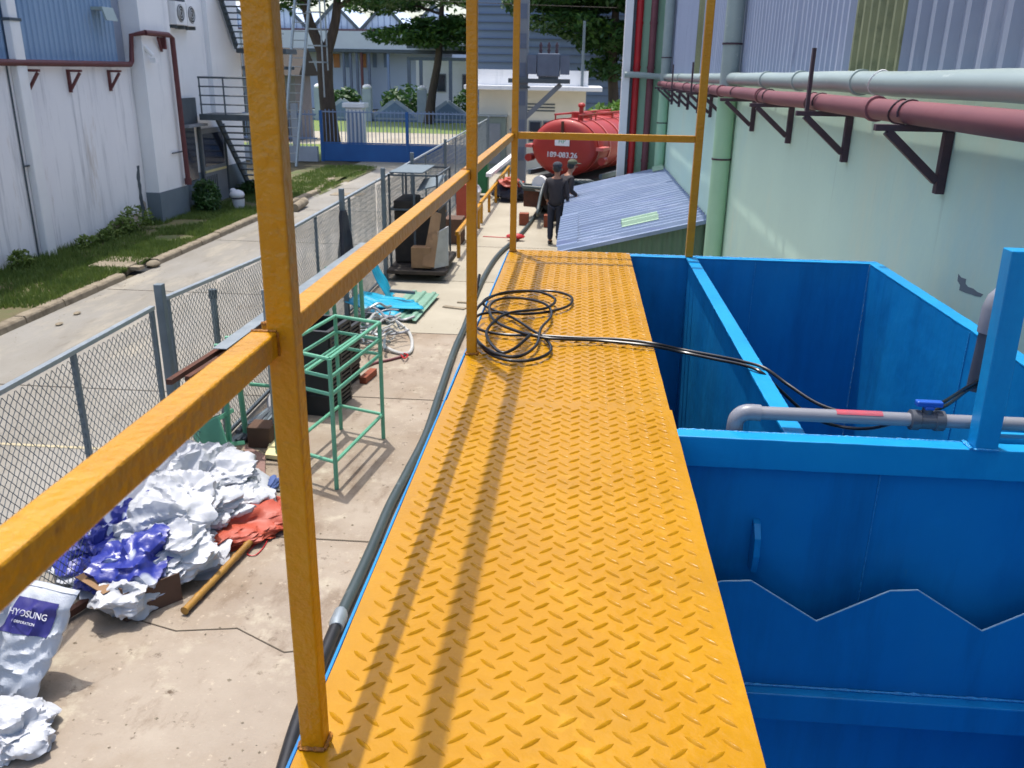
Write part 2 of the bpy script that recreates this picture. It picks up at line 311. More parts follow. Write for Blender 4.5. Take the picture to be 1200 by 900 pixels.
# verge
def turf(x0, x1, y0, y1, name, z=GZ+.1, nx=24, ny=90, fade=None):
    mb = MB(); vs = []
    for i in range(ny+1):
        for k in range(nx+1):
            x = x0+(x1-x0)*k/nx; y = y0+(y1-y0)*i/ny
            vs.append((x, y, z + .05*noise.noise(Vector((x*1.3, y*1.3, 2))) + .02*noise.noise(Vector((x*6, y*6, 2)))))
    mb.add(vs, [(i*(nx+1)+k, i*(nx+1)+k+1, (i+1)*(nx+1)+k+1, (i+1)*(nx+1)+k) for i in range(ny) for k in range(nx)])
    return struct(mb, name, M_verge, smooth=True)
turf(-10.4, -8.22, 4, 34.0, 'verge')
turf(-8.9, -7.9, 26.0, 34.0, 'forecourt_verge', z=GZ+.02, nx=10, ny=30)
def blades(areas, name, label, mt=None):
    mb = MB(); rnd = random.Random(3)
    for (x0, x1, y0, y1, cnt, h) in areas:
        for _ in range(cnt):
            x = rnd.uniform(x0, x1); y = rnd.uniform(y0, y1)
            if 15.0 < y < 15.45 and -8.95 < x: continue
            dens = noise.noise(Vector((x*.8, y*.8, 5)))
            if dens < -.25 + (.3 if x < -9.4 and 17 < y < 19 else 0): continue
            z = GZ+.07; a = rnd.uniform(0, 6.28); hh = h*rnd.uniform(.5, 1.3)*(1.5 if x < -9.9 else 1); wd = .014+.006*rnd.random(); dx, dy = math.cos(a)*wd, math.sin(a)*wd
            lx, ly = rnd.uniform(-.06, .06), rnd.uniform(-.06, .06)
            mb.add([(x-dx, y-dy, z), (x+dx, y+dy, z), (x+lx, y+ly, z+hh)], [(0, 1, 2)])
    return tag(build(mb, name, mt or M_grass), label, 'grass', kind='stuff')
blades([(-10.2, -8.2, 8.0, 22.5, 42000, .12), (-9.8, -8.2, 22.5, 34, 9000, .12), (-8.9, -7.9, 26.5, 34, 2500, .1)], 'verge_grass', 'rough green grass along the foot of the white building')
# kerb
kb = thing('kerb', None, None, (0, 0, 0), kind='structure')
y = 3.0; i = 0
while y < 30:
    if 15.05 < y+.5 < 15.9: y = 15.95; continue
    L = random.uniform(.93, 1.0) if y+1 < 15.1 or y > 15.9 else 15.1-y
    if L > .25:
        o = random.uniform(-.012, .012); h = random.uniform(.115, .135); mb = MB()
        xo = -8.13 - max(0, y-26)*.12
        n = 5; prof = [(-.09, 0), (-.09, h), (.06, h), (.085, h-.03), (.095, 0)]; vs = []
        for s_ in range(n+1):
            yy = y+L*s_/n; vs += [(xo+o+a+.008*noise.noise(Vector((yy*5, k, 1))), yy, GZ-.01+b+.012*noise.noise(Vector((yy*4, k, 7)))*(b > 0)) for k, (a, b) in enumerate(prof)]
        q = 5; mb.add(vs, [tuple(range(q)), tuple(n*q+k for k in range(q-1, -1, -1))] + [(s_*q+k, s_*q+(k+1) % q, (s_+1)*q+(k+1) % q, (s_+1)*q+k) for s_ in range(n) for k in range(q)])
        build(mb, 'kerb_stone', M_kerb, kb, bevel=.008)
    y += L+.02
dr = thing('storm_drain', 'concrete drain slab and dark kerb inlet in the grass verge', 'drain', (-8.5, 15.4, GZ))
build(MB().box(-8.98, -8.24, 15.05, 15.95, GZ-.02, GZ+.135), 'cover_slab', M_kerb, dr, bevel=.01)
build(MB().box(-8.22, -8.02, 15.12, 15.92, GZ-.02, GZ+.008), 'inlet_channel', M_crate, dr)
build(MB().box(-8.23, -8.03, 15.12, 15.32, GZ+.06, GZ+.12), 'inlet_lip', M_kerb, dr)
build(MB().ellipsoid((-8.06, 15.72, GZ+.06), (.12, .17, .07), 10, 6), 'inlet_stone', M_kerb, dr, smooth=True)
for k, (x, y) in enumerate(((-7.55, 11.7), (-7.62, 12.3))):
    solo(MB().ellipsoid((x, y, GZ+.02), (.05, .08, .018), 7, 4), 'concrete_chip', M_kerb, ('pale stone chip on the road beside the kerb', 'smaller pale chip on the road farther along the kerb')[k], 'rubble')

# ================================================================== BLUE TANK
TX0, TX1, TY0, TY1 = -.404, 1.76, -1.6, 5.15
tank = thing('treatment_tank', 'open blue steel tank beside the yellow walkway', 'tank', (.67, 1.8, GZ))
t = .012
build(MB().box(TX0, TX0+t, TY0, TY1, GZ, -.012), 'side_wall', M_bluedk, tank)
build(MB().box(1.701, 1.713, TY0, 5.083, GZ, -.008), 'side_wall', M_bluedk, tank)
build(MB().box(TX0+t, 1.70, 5.088, 5.10, GZ, -.008), 'end_wall', M_bluedk, tank)
build(MB().box(TX0+t, TX1-t, TY0, TY0+t, GZ, -.012), 'end_wall', M_bluedk, tank)
build(MB().box(TX0+t, TX1-t, TY0+t, TY1-t, GZ, GZ+.02), 'floor_plate', M_bluedk, tank)
build(MB().box(TX0+t, 1.70, 2.40, 2.412, GZ+.02, -.07), 'cross_wall', M_bluedk, tank)
build(MB().box(.66, .672, 2.412, 5.087, GZ+.02, -.009), 'divider_wall', M_bluedk, tank)
def wavybar(x0, x1, y0, y1, z0, z1, ax, n=24, amp=.0022, seed=0):   # painted flange with slightly uneven hand-cut edges
    mb = MB(); vs = []
    for i in range(n+1):
        f = i/n
        for k, (a, b) in enumerate(((0, 0), (1, 0), (1, 1), (0, 1))):
            e = amp*noise.noise(Vector((f*n*.9, k*7.1, seed)))
            if ax == 'y': vs.append((x0+(x1-x0)*a+e, y0+(y1-y0)*f, z0+(z1-z0)*b+e*.6))
            else: vs.append((x0+(x1-x0)*f, y0+(y1-y0)*a+e, z0+(z1-z0)*b+e*.6))
    fs = [(i*4+k, i*4+(k+1) % 4, (i+1)*4+(k+1) % 4, (i+1)*4+k) for i in range(n) for k in range(4)] + [(3, 2, 1, 0), tuple(n*4+k for k in range(4))]
    return mb.add(vs, fs)
build(wavybar(.645, .705, 2.432, 5.08, -.008, .002, 'y', 60, seed=1), 'divider_rim', M_blue, tank, bevel=.002)
build(wavybar(.645, .705, 4.93, 5.082, .003, .006, 'y', 4, seed=2), 'rim_patch', M_blue, tank)
build(wavybar(TX0, TX1, 5.085, 5.145, -.007, .0, 'x', 50, .003, seed=3), 'end_rim', M_blue, tank, bevel=.002)
build(wavybar(1.70, 1.768, 2.432, 5.083, -.007, .0, 'y', 50, seed=4), 'side_rim', M_blue, tank, bevel=.002)
build(wavybar(1.70, 1.768, TY0, 2.36, -.007, .0, 'y', 50, seed=5), 'side_rim', M_blue, tank, bevel=.002)
build(wavybar(TX0+t+.002, 1.699, 2.372, 2.428, -.092, .004, 'x', 60, .0022, seed=6), 'cross_rim', M_blue, tank, bevel=.003)
def bead(mb, a, b, r=.004, n=40, seed=0):
    a = Vector(a); b = Vector(b); n = max(6, int((b-a).length/.009)); n = min(n, 160)
    rad = [r*(.6+.9*abs(noise.noise(Vector((i*1.7, seed, 3))))) for i in range(n+1)]
    return mb.tube([a+(b-a)*(i/n) for i in range(n+1)], r, 5, True, rad)
wb = MB(); bead(wb, (TX0+.03, 5.132, .0), (TX1-.01, 5.132, .0), .006, seed=2); bead(wb, (.33, 2.428, .003), (1.15, 2.428, .003), .004, seed=3); bead(wb, (.707, 2.44, -.003), (.707, 5.06, -.003), .0035, seed=4)
bead(wb, (1.698, 5.085, -.01), (1.698, 5.085, -1.2), .005, seed=5); bead(wb, (1.165, 2.37, .005), (1.235, 2.368, .005), .006, seed=9); bead(wb, (1.16, 2.43, .005), (1.16, 2.37, .005), .009, seed=8)
bead(wb, (1.05, 5.086, -.01), (1.05, 5.086, -1.6), .0035, seed=21); bead(wb, (1.699, 3.7, -.01), (1.699, 3.7, -1.6), .0035, seed=22); bead(wb, (.93, 2.398, -.10), (.93, 2.398, -.79), .003, seed=23)
build(wb, 'weld_bead', M_bead, tank, smooth=True, kind='stuff')
# weir plate with V notches, standing proud of the cross wall
WY = 2.30
xs = [(-.39, -.56)]
x = .78-.5*3
prof = []
x = -.22
zt, zb = -.435, -.56
prof = [(-.40, -.50)]
for c in (-.22, .28, .78, 1.27):
    if c > -.3: prof += [(c-.21, zt+.004), (c, zb)]
    prof += [(c+.20, zt-.004) if c < 1.2 else (c+.2, zt)]
prof.append((1.55, zt)); prof.append((1.699, zb+.03))
top = [Vector((px_, WY, z_)) for px_, z_ in prof]
mb = MB()
for a, b in zip(top, top[1:]):
    mb.prism([(a.x, WY, -.80), (b.x, WY, -.80), b, a], (0, .006, 0))
build(mb, 'weir_plate', M_bluedk, tank)
mb = MB()
for a, b in zip(top, top[1:]): mb.bar(a+Vector((0, .003, .0015)), b+Vector((0, .003, .0015)), .0045, .0026)
build(mb, 'weir_edge', M_weir, tank)
build(MB().box(TX0+t+.003, 1.699, WY-.045, 2.398, -.90, -.803), 'trough_beam', M_bluedk, tank, bevel=.004)
wb = MB(); bead(wb, (-.38, WY-.006, -.80), (1.69, WY-.006, -.80), .007, seed=12); build(wb, 'trough_weld', M_bead, tank, smooth=True)
pl = [sy(878, 612, 2.40), sy(886, 628, 2.36), sy(889, 645, 2.35), sy(889, 668, 2.36), sy(880, 668, 2.40)]
pl = [Vector((.575, 2.40, -.27)), Vector((.575, 2.375, -.275)), Vector((.575, 2.345, -.31)), Vector((.575, 2.338, -.37)), Vector((.575, 2.35, -.43)), Vector((.575, 2.40, -.435))]
build(MB().prism(pl, (.02, 0, 0)), 'lifting_lug', M_blue, tank, bevel=.003)
# upright post on the near rim, a shelf behind it
a = Vector((1.158, 2.40, .004)); b = Vector((1.142, 2.40, .575))
xb = sy(1142, 529, 2.372).x; xt = sy(1186, 297, 2.372).x
mb = MB(); mb.prism([(xb, 2.372, .0045), (xb+.064, 2.372, .0045), (xb+.064, 2.428, .0045), (xb, 2.428, .0045)], (xt-xb, 0, .575)); build(mb, 'upright_post', M_blue, tank, bevel=.003)
build(MB().box(1.245, 1.69, 2.45, 2.50, -.02, .012), 'shelf_angle', M_blue, tank, bevel=.003)
build(MB().box(1.245, 1.69, 2.503, 2.51, -.40, .008), 'shelf_angle', M_bluedk, tank)
# ================================================================== WALKWAY DECK
deck = thing('walkway_deck', 'yellow chequer plate walkway running away along the blue tank', 'walkway', (-.04, 2, 0))
def lugs(x0, x1, y0, y1, z):
    mb = MB(); px_, py_ = .058, .0535; nx = int((x1-x0)/px_)+2; ny = int((y1-y0)/py_)+2; s = .021; wv = .0047; h = .0043
    for i in range(-1, nx):
        for k in range(-1, ny):
            for t_ in (0, 1):
                cx = x0+.012+(i+.5*t_)*px_; cy = y0+.01+(k+.5*t_)*py_
                if not (x0+.016 < cx < x1-.016 and y0+.015 < cy < y1-.015): continue
                ang = R(random.uniform(39, 42)*(1 if t_ == 0 else -1)); c, q = math.cos(ang), math.sin(ang); hh = h*random.uniform(.85, 1.1)
                P = []
                for a, wd_ in ((-.55, .8), (0, 1), (.55, .8)): P += [(a*s, -wv*wd_, 0), (a*s, -wv*wd_*.45, hh*.8), (a*s, 0, hh), (a*s, wv*wd_*.45, hh*.8), (a*s, wv*wd_, 0)]
                P += [(-s, 0, 0), (s, 0, 0)]
                F = [(5*a_+b_, 5*a_+b_+1, 5*a_+b_+6, 5*a_+b_+5) for a_ in (0, 1) for b_ in range(4)]
                F += [(15, b_+1, b_) for b_ in range(4)] + [(16, 10+b_, 11+b_) for b_ in range(4)]
                mb.add([(cx+c*a-q*b, cy+q*a+c*b, z+d) for a, b, d in P], F)
    return mb
for (x0, x1, y0, y1, z) in ((-.399, .322, -1.2, .38, .0), (-.399, .324, .383, 2.578, .0015), (-.397, .318, 2.583, 4.775, -.0005), (-.397, .318, 4.78, 5.15, .001)):
    mb = MB(); n = 24; vs = []
    for i in range(n+1):
        yy = y0+(y1-y0)*i/n
        for k in range(9):
            xx = x0+(x1-x0)*k/8 + (.0012*noise.noise(Vector((yy*9, k, 2))) if k in (0, 8) else 0)
            vs.append((xx, yy, z+.0035+.0007*noise.noise(Vector((xx*5, yy*3, 1)))))
    mb.add(vs, [(i*9+k, i*9+k+1, (i+1)*9+k+1, (i+1)*9+k) for i in range(n) for k in range(8)])
    nb = len(mb.v); mb.add([(p[0], p[1], z-.002) for p in vs], [(i*9+k, (i+1)*9+k, (i+1)*9+k+1, i*9+k+1) for i in range(n) for k in range(8)])
    for k in range(8): mb.f += [(k, nb+k, nb+k+1, k+1), (n*9+k, n*9+k+1, nb+n*9+k+1, nb+n*9+k)]
    for i in range(n): mb.f += [(i*9, (i+1)*9, nb+(i+1)*9, nb+i*9), (i*9+8, nb+i*9+8, nb+(i+1)*9+8, (i+1)*9+8)]
    p = build(mb, 'deck_plate', M_deck, deck)
    build(lugs(x0, x1, y0, y1, z+.0036), 'tread_lugs', M_deck, p, kind='stuff', smooth=True)
build(wavybar(-.4095, -.4045, -1.2, 5.14, -.05, -.004, 'y', 60, .001, 7), 'edge_strip', M_bluedk, deck)

# ================================================================== GUARDRAIL
gr = thing('guardrail', 'yellow square tube guardrail along the outer edge of the walkway', 'railing', (-.385, 2, .005))
PX0, PX1, PD = -.395, -.358, .017; RZ0, RZ1, ZT = .6475, .6815, 1.44; RX = (PX0+PX1)/2
for y in (-.95, 1.06, 3.08, 5.09):
    build(MB().box(PX0, PX1, y-PD, y+PD, .0055, ZT-.001), 'post', M_yel, gr, bevel=.003)
build(MB().box(.64, .683, 5.07, 5.11, .0065, ZT-.001), 'post', M_yel, gr, bevel=.003)
for a, b in ((-2.9, -.968), (-.932, 1.042), (1.078, 3.062), (3.098, 5.072)):
    build(MB().box(-.415, -.380, a, b, RZ0, RZ1), 'mid_rail', M_yel, gr, bevel=.003)
build(MB().box(PX1+.001, .639, 5.074, 5.106, .652, .690), 'mid_rail', M_yel, gr, bevel=.003)
build(MB().box(-.40, PX1, -2.9, 5.107, ZT, ZT+.045), 'top_rail', M_yel, gr, bevel=.003)
build(MB().box(PX1+.001, .683, 5.072, 5.108, ZT, ZT+.045), 'top_rail', M_yel, gr, bevel=.003)
wb = MB()
for y in (1.06, 3.08, 5.09):
    for sx_, sy_ in ((-1, -1), (1, -1), (1, 1), (-1, 1)):
        ex, ey = (-1, 1)[sy_ > 0]*sx_, 0
    c = [(PX0-.001, y-.018), (PX1+.001, y-.018), (PX1+.001, y+.018), (PX0-.001, y+.018)]
    for a, b in zip(c, c[1:]+c[:1]): bead(wb, (*a, .007), (*b, .007), .006, seed=y)
    for s in (-1, 1):
        if y == 5.09 and s > 0: continue
        yy = y+s*.018
        bead(wb, (-.414, yy, .682), (-.381, yy, .682), .003, seed=y+s); bead(wb, (-.380, yy, .649), (-.380, yy, .681), .003, seed=y+s)
build(wb, 'weld_bead', M_beady, gr, smooth=True, kind='stuff')

# ================================================================== CABLE COIL, PVC PIPE
z0 = .022
def D(px, py, z=z0): return pz(px, py, z)
cc = thing('power_cable', 'black cable coiled at the railing post and trailing across to the tank', 'cable', (-.3, 3.1, .005))
A = [D(562, 322, .20), D(556, 352, .12), D(554, 385, .04), D(566, 408), D(590, 421), D(622, 422), D(645, 412), D(640, 398), D(622, 386), D(600, 372), D(575, 362), D(566, 354), D(580, 346), D(610, 342), D(645, 341), D(668, 347), D(668, 357), D(645, 365), D(612, 368), D(588, 366), D(564, 368), D(556, 376), D(562, 386), D(590, 392), D(625, 393), D(680, 396), D(730, 398), D(768, 403), pz(800, 410, .0), pz(838, 417, .003), pz(872, 424, .012), pz(897, 432, .008), pz(925, 452, -.03), pz(960, 474, -.05), pz(1000, 485, -.05), pz(1060, 487, -.03), sy(1100, 474, 2.8), sy(1136, 452, 3.1), sy(1160, 440, 3.25)]
build(MB().tube(spline(A, 8), .0062, 8), 'cable_run', M_cable, cc, smooth=True)
B = [D(560, 335, .18), D(553, 362, .10), D(553, 388, .05), D(572, 410, .035), D(605, 418, .03), D(628, 405, .03), D(634, 385, .035), D(646, 370, .035), D(640, 357, .035), D(615, 350, .03), D(588, 350, .03), D(574, 358, .035), D(578, 374, .03), D(600, 386, .03), D(640, 396, .034), D(700, 399, .022), D(760, 405, .022), pz(800, 413, -.004), pz(838, 421, .0), pz(872, 428, .012), pz(893, 437, .006), pz(915, 458, -.06), pz(950, 488, -.15), pz(985, 500, -.2), pz(1020, 502, -.16), pz(1060, 492, -.06), sy(1105, 477, 2.75), sy(1136, 456, 3.1), sy(1160, 445, 3.25)]
build(MB().tube(spline(B, 8), .0062, 8), 'cable_run', M_cable, cc, smooth=True)
cl = [D(553, 378, .03), D(562, 358, .03), D(586, 344, .04), D(625, 341, .04), D(650, 350, .04), D(640, 361, .04), D(600, 366, .04), D(580, 376, .035), D(570, 392, .03), D(585, 412, .03), D(602, 409, .03), D(622, 392, .04)]
build(MB().tube(spline(cl, 8), .0062, 8), 'cable_run', M_cable, cc, smooth=True)
# grey pvc pipe with blue valve lying behind the near rim
pv = thing('water_pipe', 'grey plastic pipe with blue handled valve lying across the tank', 'pipe', (1.0, 2.46, .03))
py0, pzz = 2.47, .05
build(MB().tube([(.53, py0, pzz), (1.02, py0, pzz)], .0205, 14), 'pipe_length', M_pvc, pv, smooth=True)
build(MB().tube([(1.10, py0, pzz), (2.4, py0, pzz+.004)], .0205, 14), 'pipe_length', M_pvc, pv, smooth=True)
build(MB().tube(spline([(.575, py0, pzz), (.535, py0, pzz), (.513, py0, pzz-.012), (.504, py0, pzz-.035), (.504, py0, pzz-.09)], 5), .025, 14), 'elbow', M_pvc, pv, smooth=True)
vb = build(MB().tube([(1.011, py0, pzz), (1.0135, py0, pzz), (1.038, py0, pzz), (1.0405, py0, pzz), (1.0815, py0, pzz), (1.084, py0, pzz), (1.109, py0, pzz), (1.1115, py0, pzz)], .03, 12, True, [.022, .031, .031, .027, .027, .031, .031, .022]).tube([(1.06, py0, pzz), (1.06, py0, pzz+.038)], .016, 10), 'valve_body', M_pvcd, pv, smooth=True)
build(MB().box(1.022, 1.098, py0-.013, py0+.013, pzz+.045, pzz+.062).box(1.046, 1.074, py0-.016, py0+.016, pzz+.036, pzz+.047), 'valve_handle', M_vblue, pv, bevel=.004)
build(MB().add([(x_, py0-.0213*math.cos(R(a_)), pzz+.0213*math.sin(R(a_))) for x_ in (.795, .93) for a_ in range(38, 150, 12)], [(k, k+1, k+11, k+10) for k in range(9)]), 'tape_mark', M_mark, pv)
vp = thing('overflow_pipe', 'short grey plastic pipe with elbow hanging inside the tank behind the blue post', 'pipe', (1.47, 3.2, -.1))
e = sy(1166, 362, 3.2)
build(MB().tube([sy(1144, 457, 3.2), e], .036, 16), 'pipe_length', M_pvcd, vp, smooth=True)
build(MB().tube([e+Vector((0, 0, -.09)), e+Vector((0, 0, 0)), e+Vector((.008, 0, .03)), e+Vector((.03, 0, .055)), e+Vector((.065, 0, .065)), e+Vector((.12, 0, .066))], .044, 16), 'elbow', M_pvc, vp, smooth=True)
build(MB().tube([e+Vector((.1, 0, .066)), e+Vector((.9, 0, .066))], .036, 16), 'pipe_length', M_pvc, vp, smooth=True)

# ================================================================== RIGHT BUILDING
WX = 2.06; YB = 23.3
rb = thing('green_factory', 'pale green factory wall with blue-grey corrugated cladding above', 'building', (5, 10, GZ))
build(MB().box(WX, 9, -8, YB, GZ-.1, .93), 'wall', M_gwall, rb)
build(MB().box(WX+.12, 9, -8, YB, .93, 7.5), 'wall', M_sheetd, rb, label='inner frame behind the cladding')
def corr(y0, y1, z0, z1, xf, pitch=.2, depth=.03, side=-1, flat=.5):
    mb = MB(); ys = []; y = y0
    while y < y1-1e-6:
        for (a, d) in ((0, 0), (.5, 0), (.62, 1), (.86, 1), (.98, 0)):
            yy = y+a*pitch
            if yy <= y1+1e-6: ys.append((yy, d))
        y += pitch
    vs = []
    for yy, d in ys: vs += [(xf+side*depth*d, yy, z0), (xf+side*depth*d, yy, z1)]
    mb.add(vs, [(2*i, 2*i+1, 2*i+3, 2*i+2) for i in range(len(ys)-1)])
    return mb
edges = [-8, -5.8, -3.7, -1.5, .6, 2.4, 4.3, 6.2, 7.48, 9.3, 11.1, 12.9, 14.8, 16.7, 17.5, 19.3, 21.2, 23.2]
for a, b in zip(edges, edges[1:]):
    m = M_trans if (a, b) in ((6.2, 7.48), (16.7, 17.5)) else (M_sheetd if a < 6 else M_sheet)
    lab = 'mossy yellow-green translucent sheet' if m is M_trans else None
    build(corr(a+.006, b+.03, .935, 7.2, WX+.055 - (.006 if int(a*10) % 2 else 0), pitch=.25 if a < 6 else .175, depth=.052 if a < 6 else .04), 'cladding_sheet', m, rb, label=lab)
build(MB().box(WX-.45, WX+.2, -8, 23.25, 7.2, 7.3), 'shade_eave', M_sheetd, rb)  # out of view; added to put the wall below in shade
# peeling patch of render
pk = [sx(x_, y_, WX-.002) for x_, y_ in ((1123, 321), (1126, 325), (1132, 327), (1131, 332), (1134, 336), (1140, 338), (1145, 342), (1152, 345), (1149, 348), (1143, 347), (1138, 345), (1131, 343), (1124, 340), (1125, 334), (1122, 329))]
build(MB().prism(pk, (.0015, 0, 0)), 'peeled_patch', M_base, rb, label='bare grey scar in the green render')
# end pier with trim
build(MB().box(1.12, WX, 22.65, YB-.05, GZ-.1, 7.2), 'pier', M_gpipe, rb)
build(MB().box(.93, 1.12, 22.4, 22.64, GZ, 7.1), 'corner_column', M_white, rb, bevel=.01)
build(MB().box(1.125, 1.19, 22.5, 22.645, GZ, 7.1), 'corner_trim', M_steel, rb)
RG = 'pipes running along the green factory wall'
def hpipe(y0, y1, x, z, r, m, name, label, bands, wob=.01):
    t_ = thing(name, label, 'pipe', (x, y0, z-r), group=None)
    n = 60; build(MB().tube([(x+wob*noise.noise(Vector((i*.3, 1, r*50))), y0+(y1-y0)*i/n, z+wob*noise.noise(Vector((i*.3, 5, r*50)))) for i in range(n+1)], r, 18), 'pipe_run', m, t_, smooth=True)
    for yb in bands: build(MB().tube([(x, yb-.035, z), (x, yb-.03, z), (x, yb+.03, z), (x, yb+.035, z)], r, 18, True, [r*.9, r+.014, r+.014, r*.9]), 'coupling', m, t_, smooth=True)
    return t_
gp = hpipe(-6, 22.3, WX-.115, .985, .075, M_gypipe, 'grey_wall_pipe', 'thick pale grey pipe running above the faded red pipe', (.5, 6.6, 8.4, 9.9, 14.9, 18.5))
rp = hpipe(-6, 21.9, WX-.25, .835, .063, M_mpipe, 'red_wall_pipe', 'thick faded red pipe on brackets under the grey pipe', (5.75, 9.4, 12.1, 16.2))
build(MB().tube(spline([(WX-.115, 22.3, .985), (WX-.3, 22.35, 1.0), (1.2, 22.3, 1.03), (.98, 22.28, 1.03)], 6), .07, 12), 'end_bend', M_gypipe, gp, smooth=True)
# brackets: wall plate, arm, brace, some with a tall upright
def bracket(y, tall=False):
    b = thing('pipe_bracket', 'x', 'bracket', (WX-.02, y, .4), group='steel brackets holding the wall pipes')
    s = .055
    build(MB().box(-.03, .019, -s/2, s/2, .0, .335), 'wall_plate', M_brk, b, local=True, bevel=.003)
    build(MB().box(-.41, .017, -s/2+.003, s/2-.003, .336, .372), 'arm', M_brk, b, local=True, bevel=.003)
    build(MB().bar((-.34, 0, .335), (-.03, 0, .07), s-.008, .045), 'brace', M_brk, b, local=True, bevel=.003)
    if tall: build(MB().box(-.345, -.32, -.02, .02, .373, .82), 'upright', M_brk, b, local=True)
    r = .068
    pts = [(-.232+r*math.cos(a), 0, .435+r*math.sin(a)) for a in [R(-20+k*22) for k in range(11)]]
    build(MB().tube(pts, .006, 6), 'u_bolt', M_brk, b, local=True, smooth=True)
    return b
ys = [1.3, 3.15, 5.15, 7.05, 9.0, 10.95, 12.9, 14.6, 16.2, 17.8, 19.4, 21.0]
labs = ['bracket out past the right edge of the view', 'first pipe bracket, cut off at the right edge above the blue post', 'big triangular bracket nearest in full view under the red pipe', 'pipe bracket with a tall black upright standing past the pipes', 'pipe bracket left of the one with the tall upright', 'pipe bracket just right of the green downpipe', 'pipe bracket behind the far right railing post', 'pipe bracket just left of the far right railing post', 'second bracket left of the far right railing post', 'third bracket left of the far right railing post, short upright', 'fourth bracket left of the far right railing post', 'farthest pipe bracket, by the far white downpipe']
for y, lb in zip(ys, labs):
    b = bracket(y, y in (7.05, 14.6, 17.8)); b['label'] = lb
# white strap ties
def ring(y, x, z, r, m, name, parent): return build(MB().tube([(x+r*math.cos(a), y+.03*math.sin(a*2), z+r*math.sin(a)) for a in [R(k*20) for k in range(19)]], .006, 5), name, m, parent)
for y in (6.15, 9.95): ring(y, WX-.115, .985, .079, M_white, 'tie_strap', gp)
for y in (5.3, 9.3, 7.3): ring(y, WX-.25, .835, .067, M_brk, 'band_clamp', rp)
# downpipes
def downpipe(y, r, label, x):
    d = thing('downpipe', label, 'downpipe', (x, y, GZ))
    build(MB().tube([(x, y, GZ), (x, y, .86)], r, 16), 'lower_pipe', M_gpipe, d, smooth=True)
    build(MB().tube([(x, y, .86), (x, y, 7.1)], r*.97, 16), 'upper_pipe', M_gypipe, d, smooth=True)
    for z in (-1.5, -.05, 1.42, 3.5): build(MB().tube([(x, y, z-.012), (x, y, z+.012)], r+.008, 16), 'clamp', M_brk, d, smooth=True)
downpipe(12.35, .125, 'wide downpipe, green below and grey above, behind the far railing post', WX-.13)
downpipe(21.9, .12, 'narrow looking downpipe at the far end of the factory wall', WX-.13)
def vpipe(x, y, r, m, label):
    d = thing('fire_main_pipe', label, 'pipe', (x, y, GZ)); build(MB().tube([(x, y, GZ), (x, y, 7)], r, 14), 'riser', m, d, smooth=True)
    for z in (-1, 1.2, 2.2): build(MB().tube([(x, y, z-.03), (x, y, z+.03)], r+.012, 14), 'flange', m, d, smooth=True)
    return d
vpipe(1.28, 22.5, .085, M_red, 'bright red vertical pipe beside the white corner column')
d = vpipe(1.62, 22.5, .085, M_mpipe, 'faded red vertical pipe between the bright red one and the wall')

# ================================================================== SHED
sh = thing('lean_to_shed', 'low shed with lilac-blue corrugated roof against the factory wall', 'shed', (.9, 18, GZ))
XL, XR, ZL, ZR = -.31, WX-.01, -1.72, -1.13
def roofz(x): return ZL+(ZR-ZL)*(x-XL)/(XR-XL)
def roofsheet(y0, y1, lift, x0=XL, x1=XR, m=M_shroof, name='roof_sheet', par=sh, th=.012, label=None):
    mb = MB(); prof = []; y = y0; p = .26
    while y < y1-1e-6:
        for a, dd in ((0, 0), (.35, 0), (.5, 1), (.75, 1), (.9, 0)):
            yy = y+a*p
            if yy <= y1: prof.append((yy, dd*.06))
        y += p
    vs = []
    nx = 6
    for yy, dd in prof:
        for i in range(nx+1):
            xx = x0+(x1-x0)*i/nx; vs.append((xx, yy, roofz(xx)+dd+lift+.008*noise.noise(Vector((xx, yy, 3)))))
    n = nx+1
    mb.add(vs, [(i*n+k, i*n+k+1, (i+1)*n+k+1, (i+1)*n+k) for i in range(len(prof)-1) for k in range(nx)])
    o = build(mb, name, m, par, label=label); s_ = o.modifiers.new('solid', 'SOLIDIFY'); s_.thickness = .004; return o
for k, (a, b) in enumerate(((13.95, 15.7), (15.62, 17.4), (17.32, 19.1), (19.02, 20.8), (20.72, 22.0))): roofsheet(a, b, .002+.006*(k % 2))
roofsheet(14.1, 17.0, .066, XL-.02, XL+.32, label='overlapping deeper blue edge sheet')
roofsheet(14.6, 15.15, .07, .75, 1.35, M_patch, 'roof_patch', label='pale green patch screwed to the shed roof')
roofsheet(21.3, 21.8, .07, 1.75, 2.0, M_patch, 'roof_patch', label='pale green scrap at the far upper corner')
build(MB().bar((XL, 13.93, ZL-.02), (XR, 13.93, ZR-.02), .03, .06), 'edge_flashing', M_shroof, sh)
mb = MB(); x = XL+.15; vs = []
prof = []
while x < XR-.02:
    for a, dd in ((0, 0), (.04, 1), (.08, 1), (.12, 0)): prof.append((x+a, 14.06-dd*.02))
    x += .16
for xx, yy in prof: vs += [(xx, yy, GZ), (xx, yy, roofz(min(xx, XR))-.03)]
mb.add(vs, [(2*i, 2*i+1, 2*i+3, 2*i+2) for i in range(len(prof)-1)]); build(mb, 'front_wall', M_shwall, sh)
build(MB().prism([(XL+.15, 14.1, GZ), (XL+.15, 21.9, GZ), (XL+.15, 21.9, roofz(XL+.15)-.03), (XL+.15, 14.1, roofz(XL+.15)-.03)], (.03, 0, 0)), 'side_wall', M_shwall, sh)

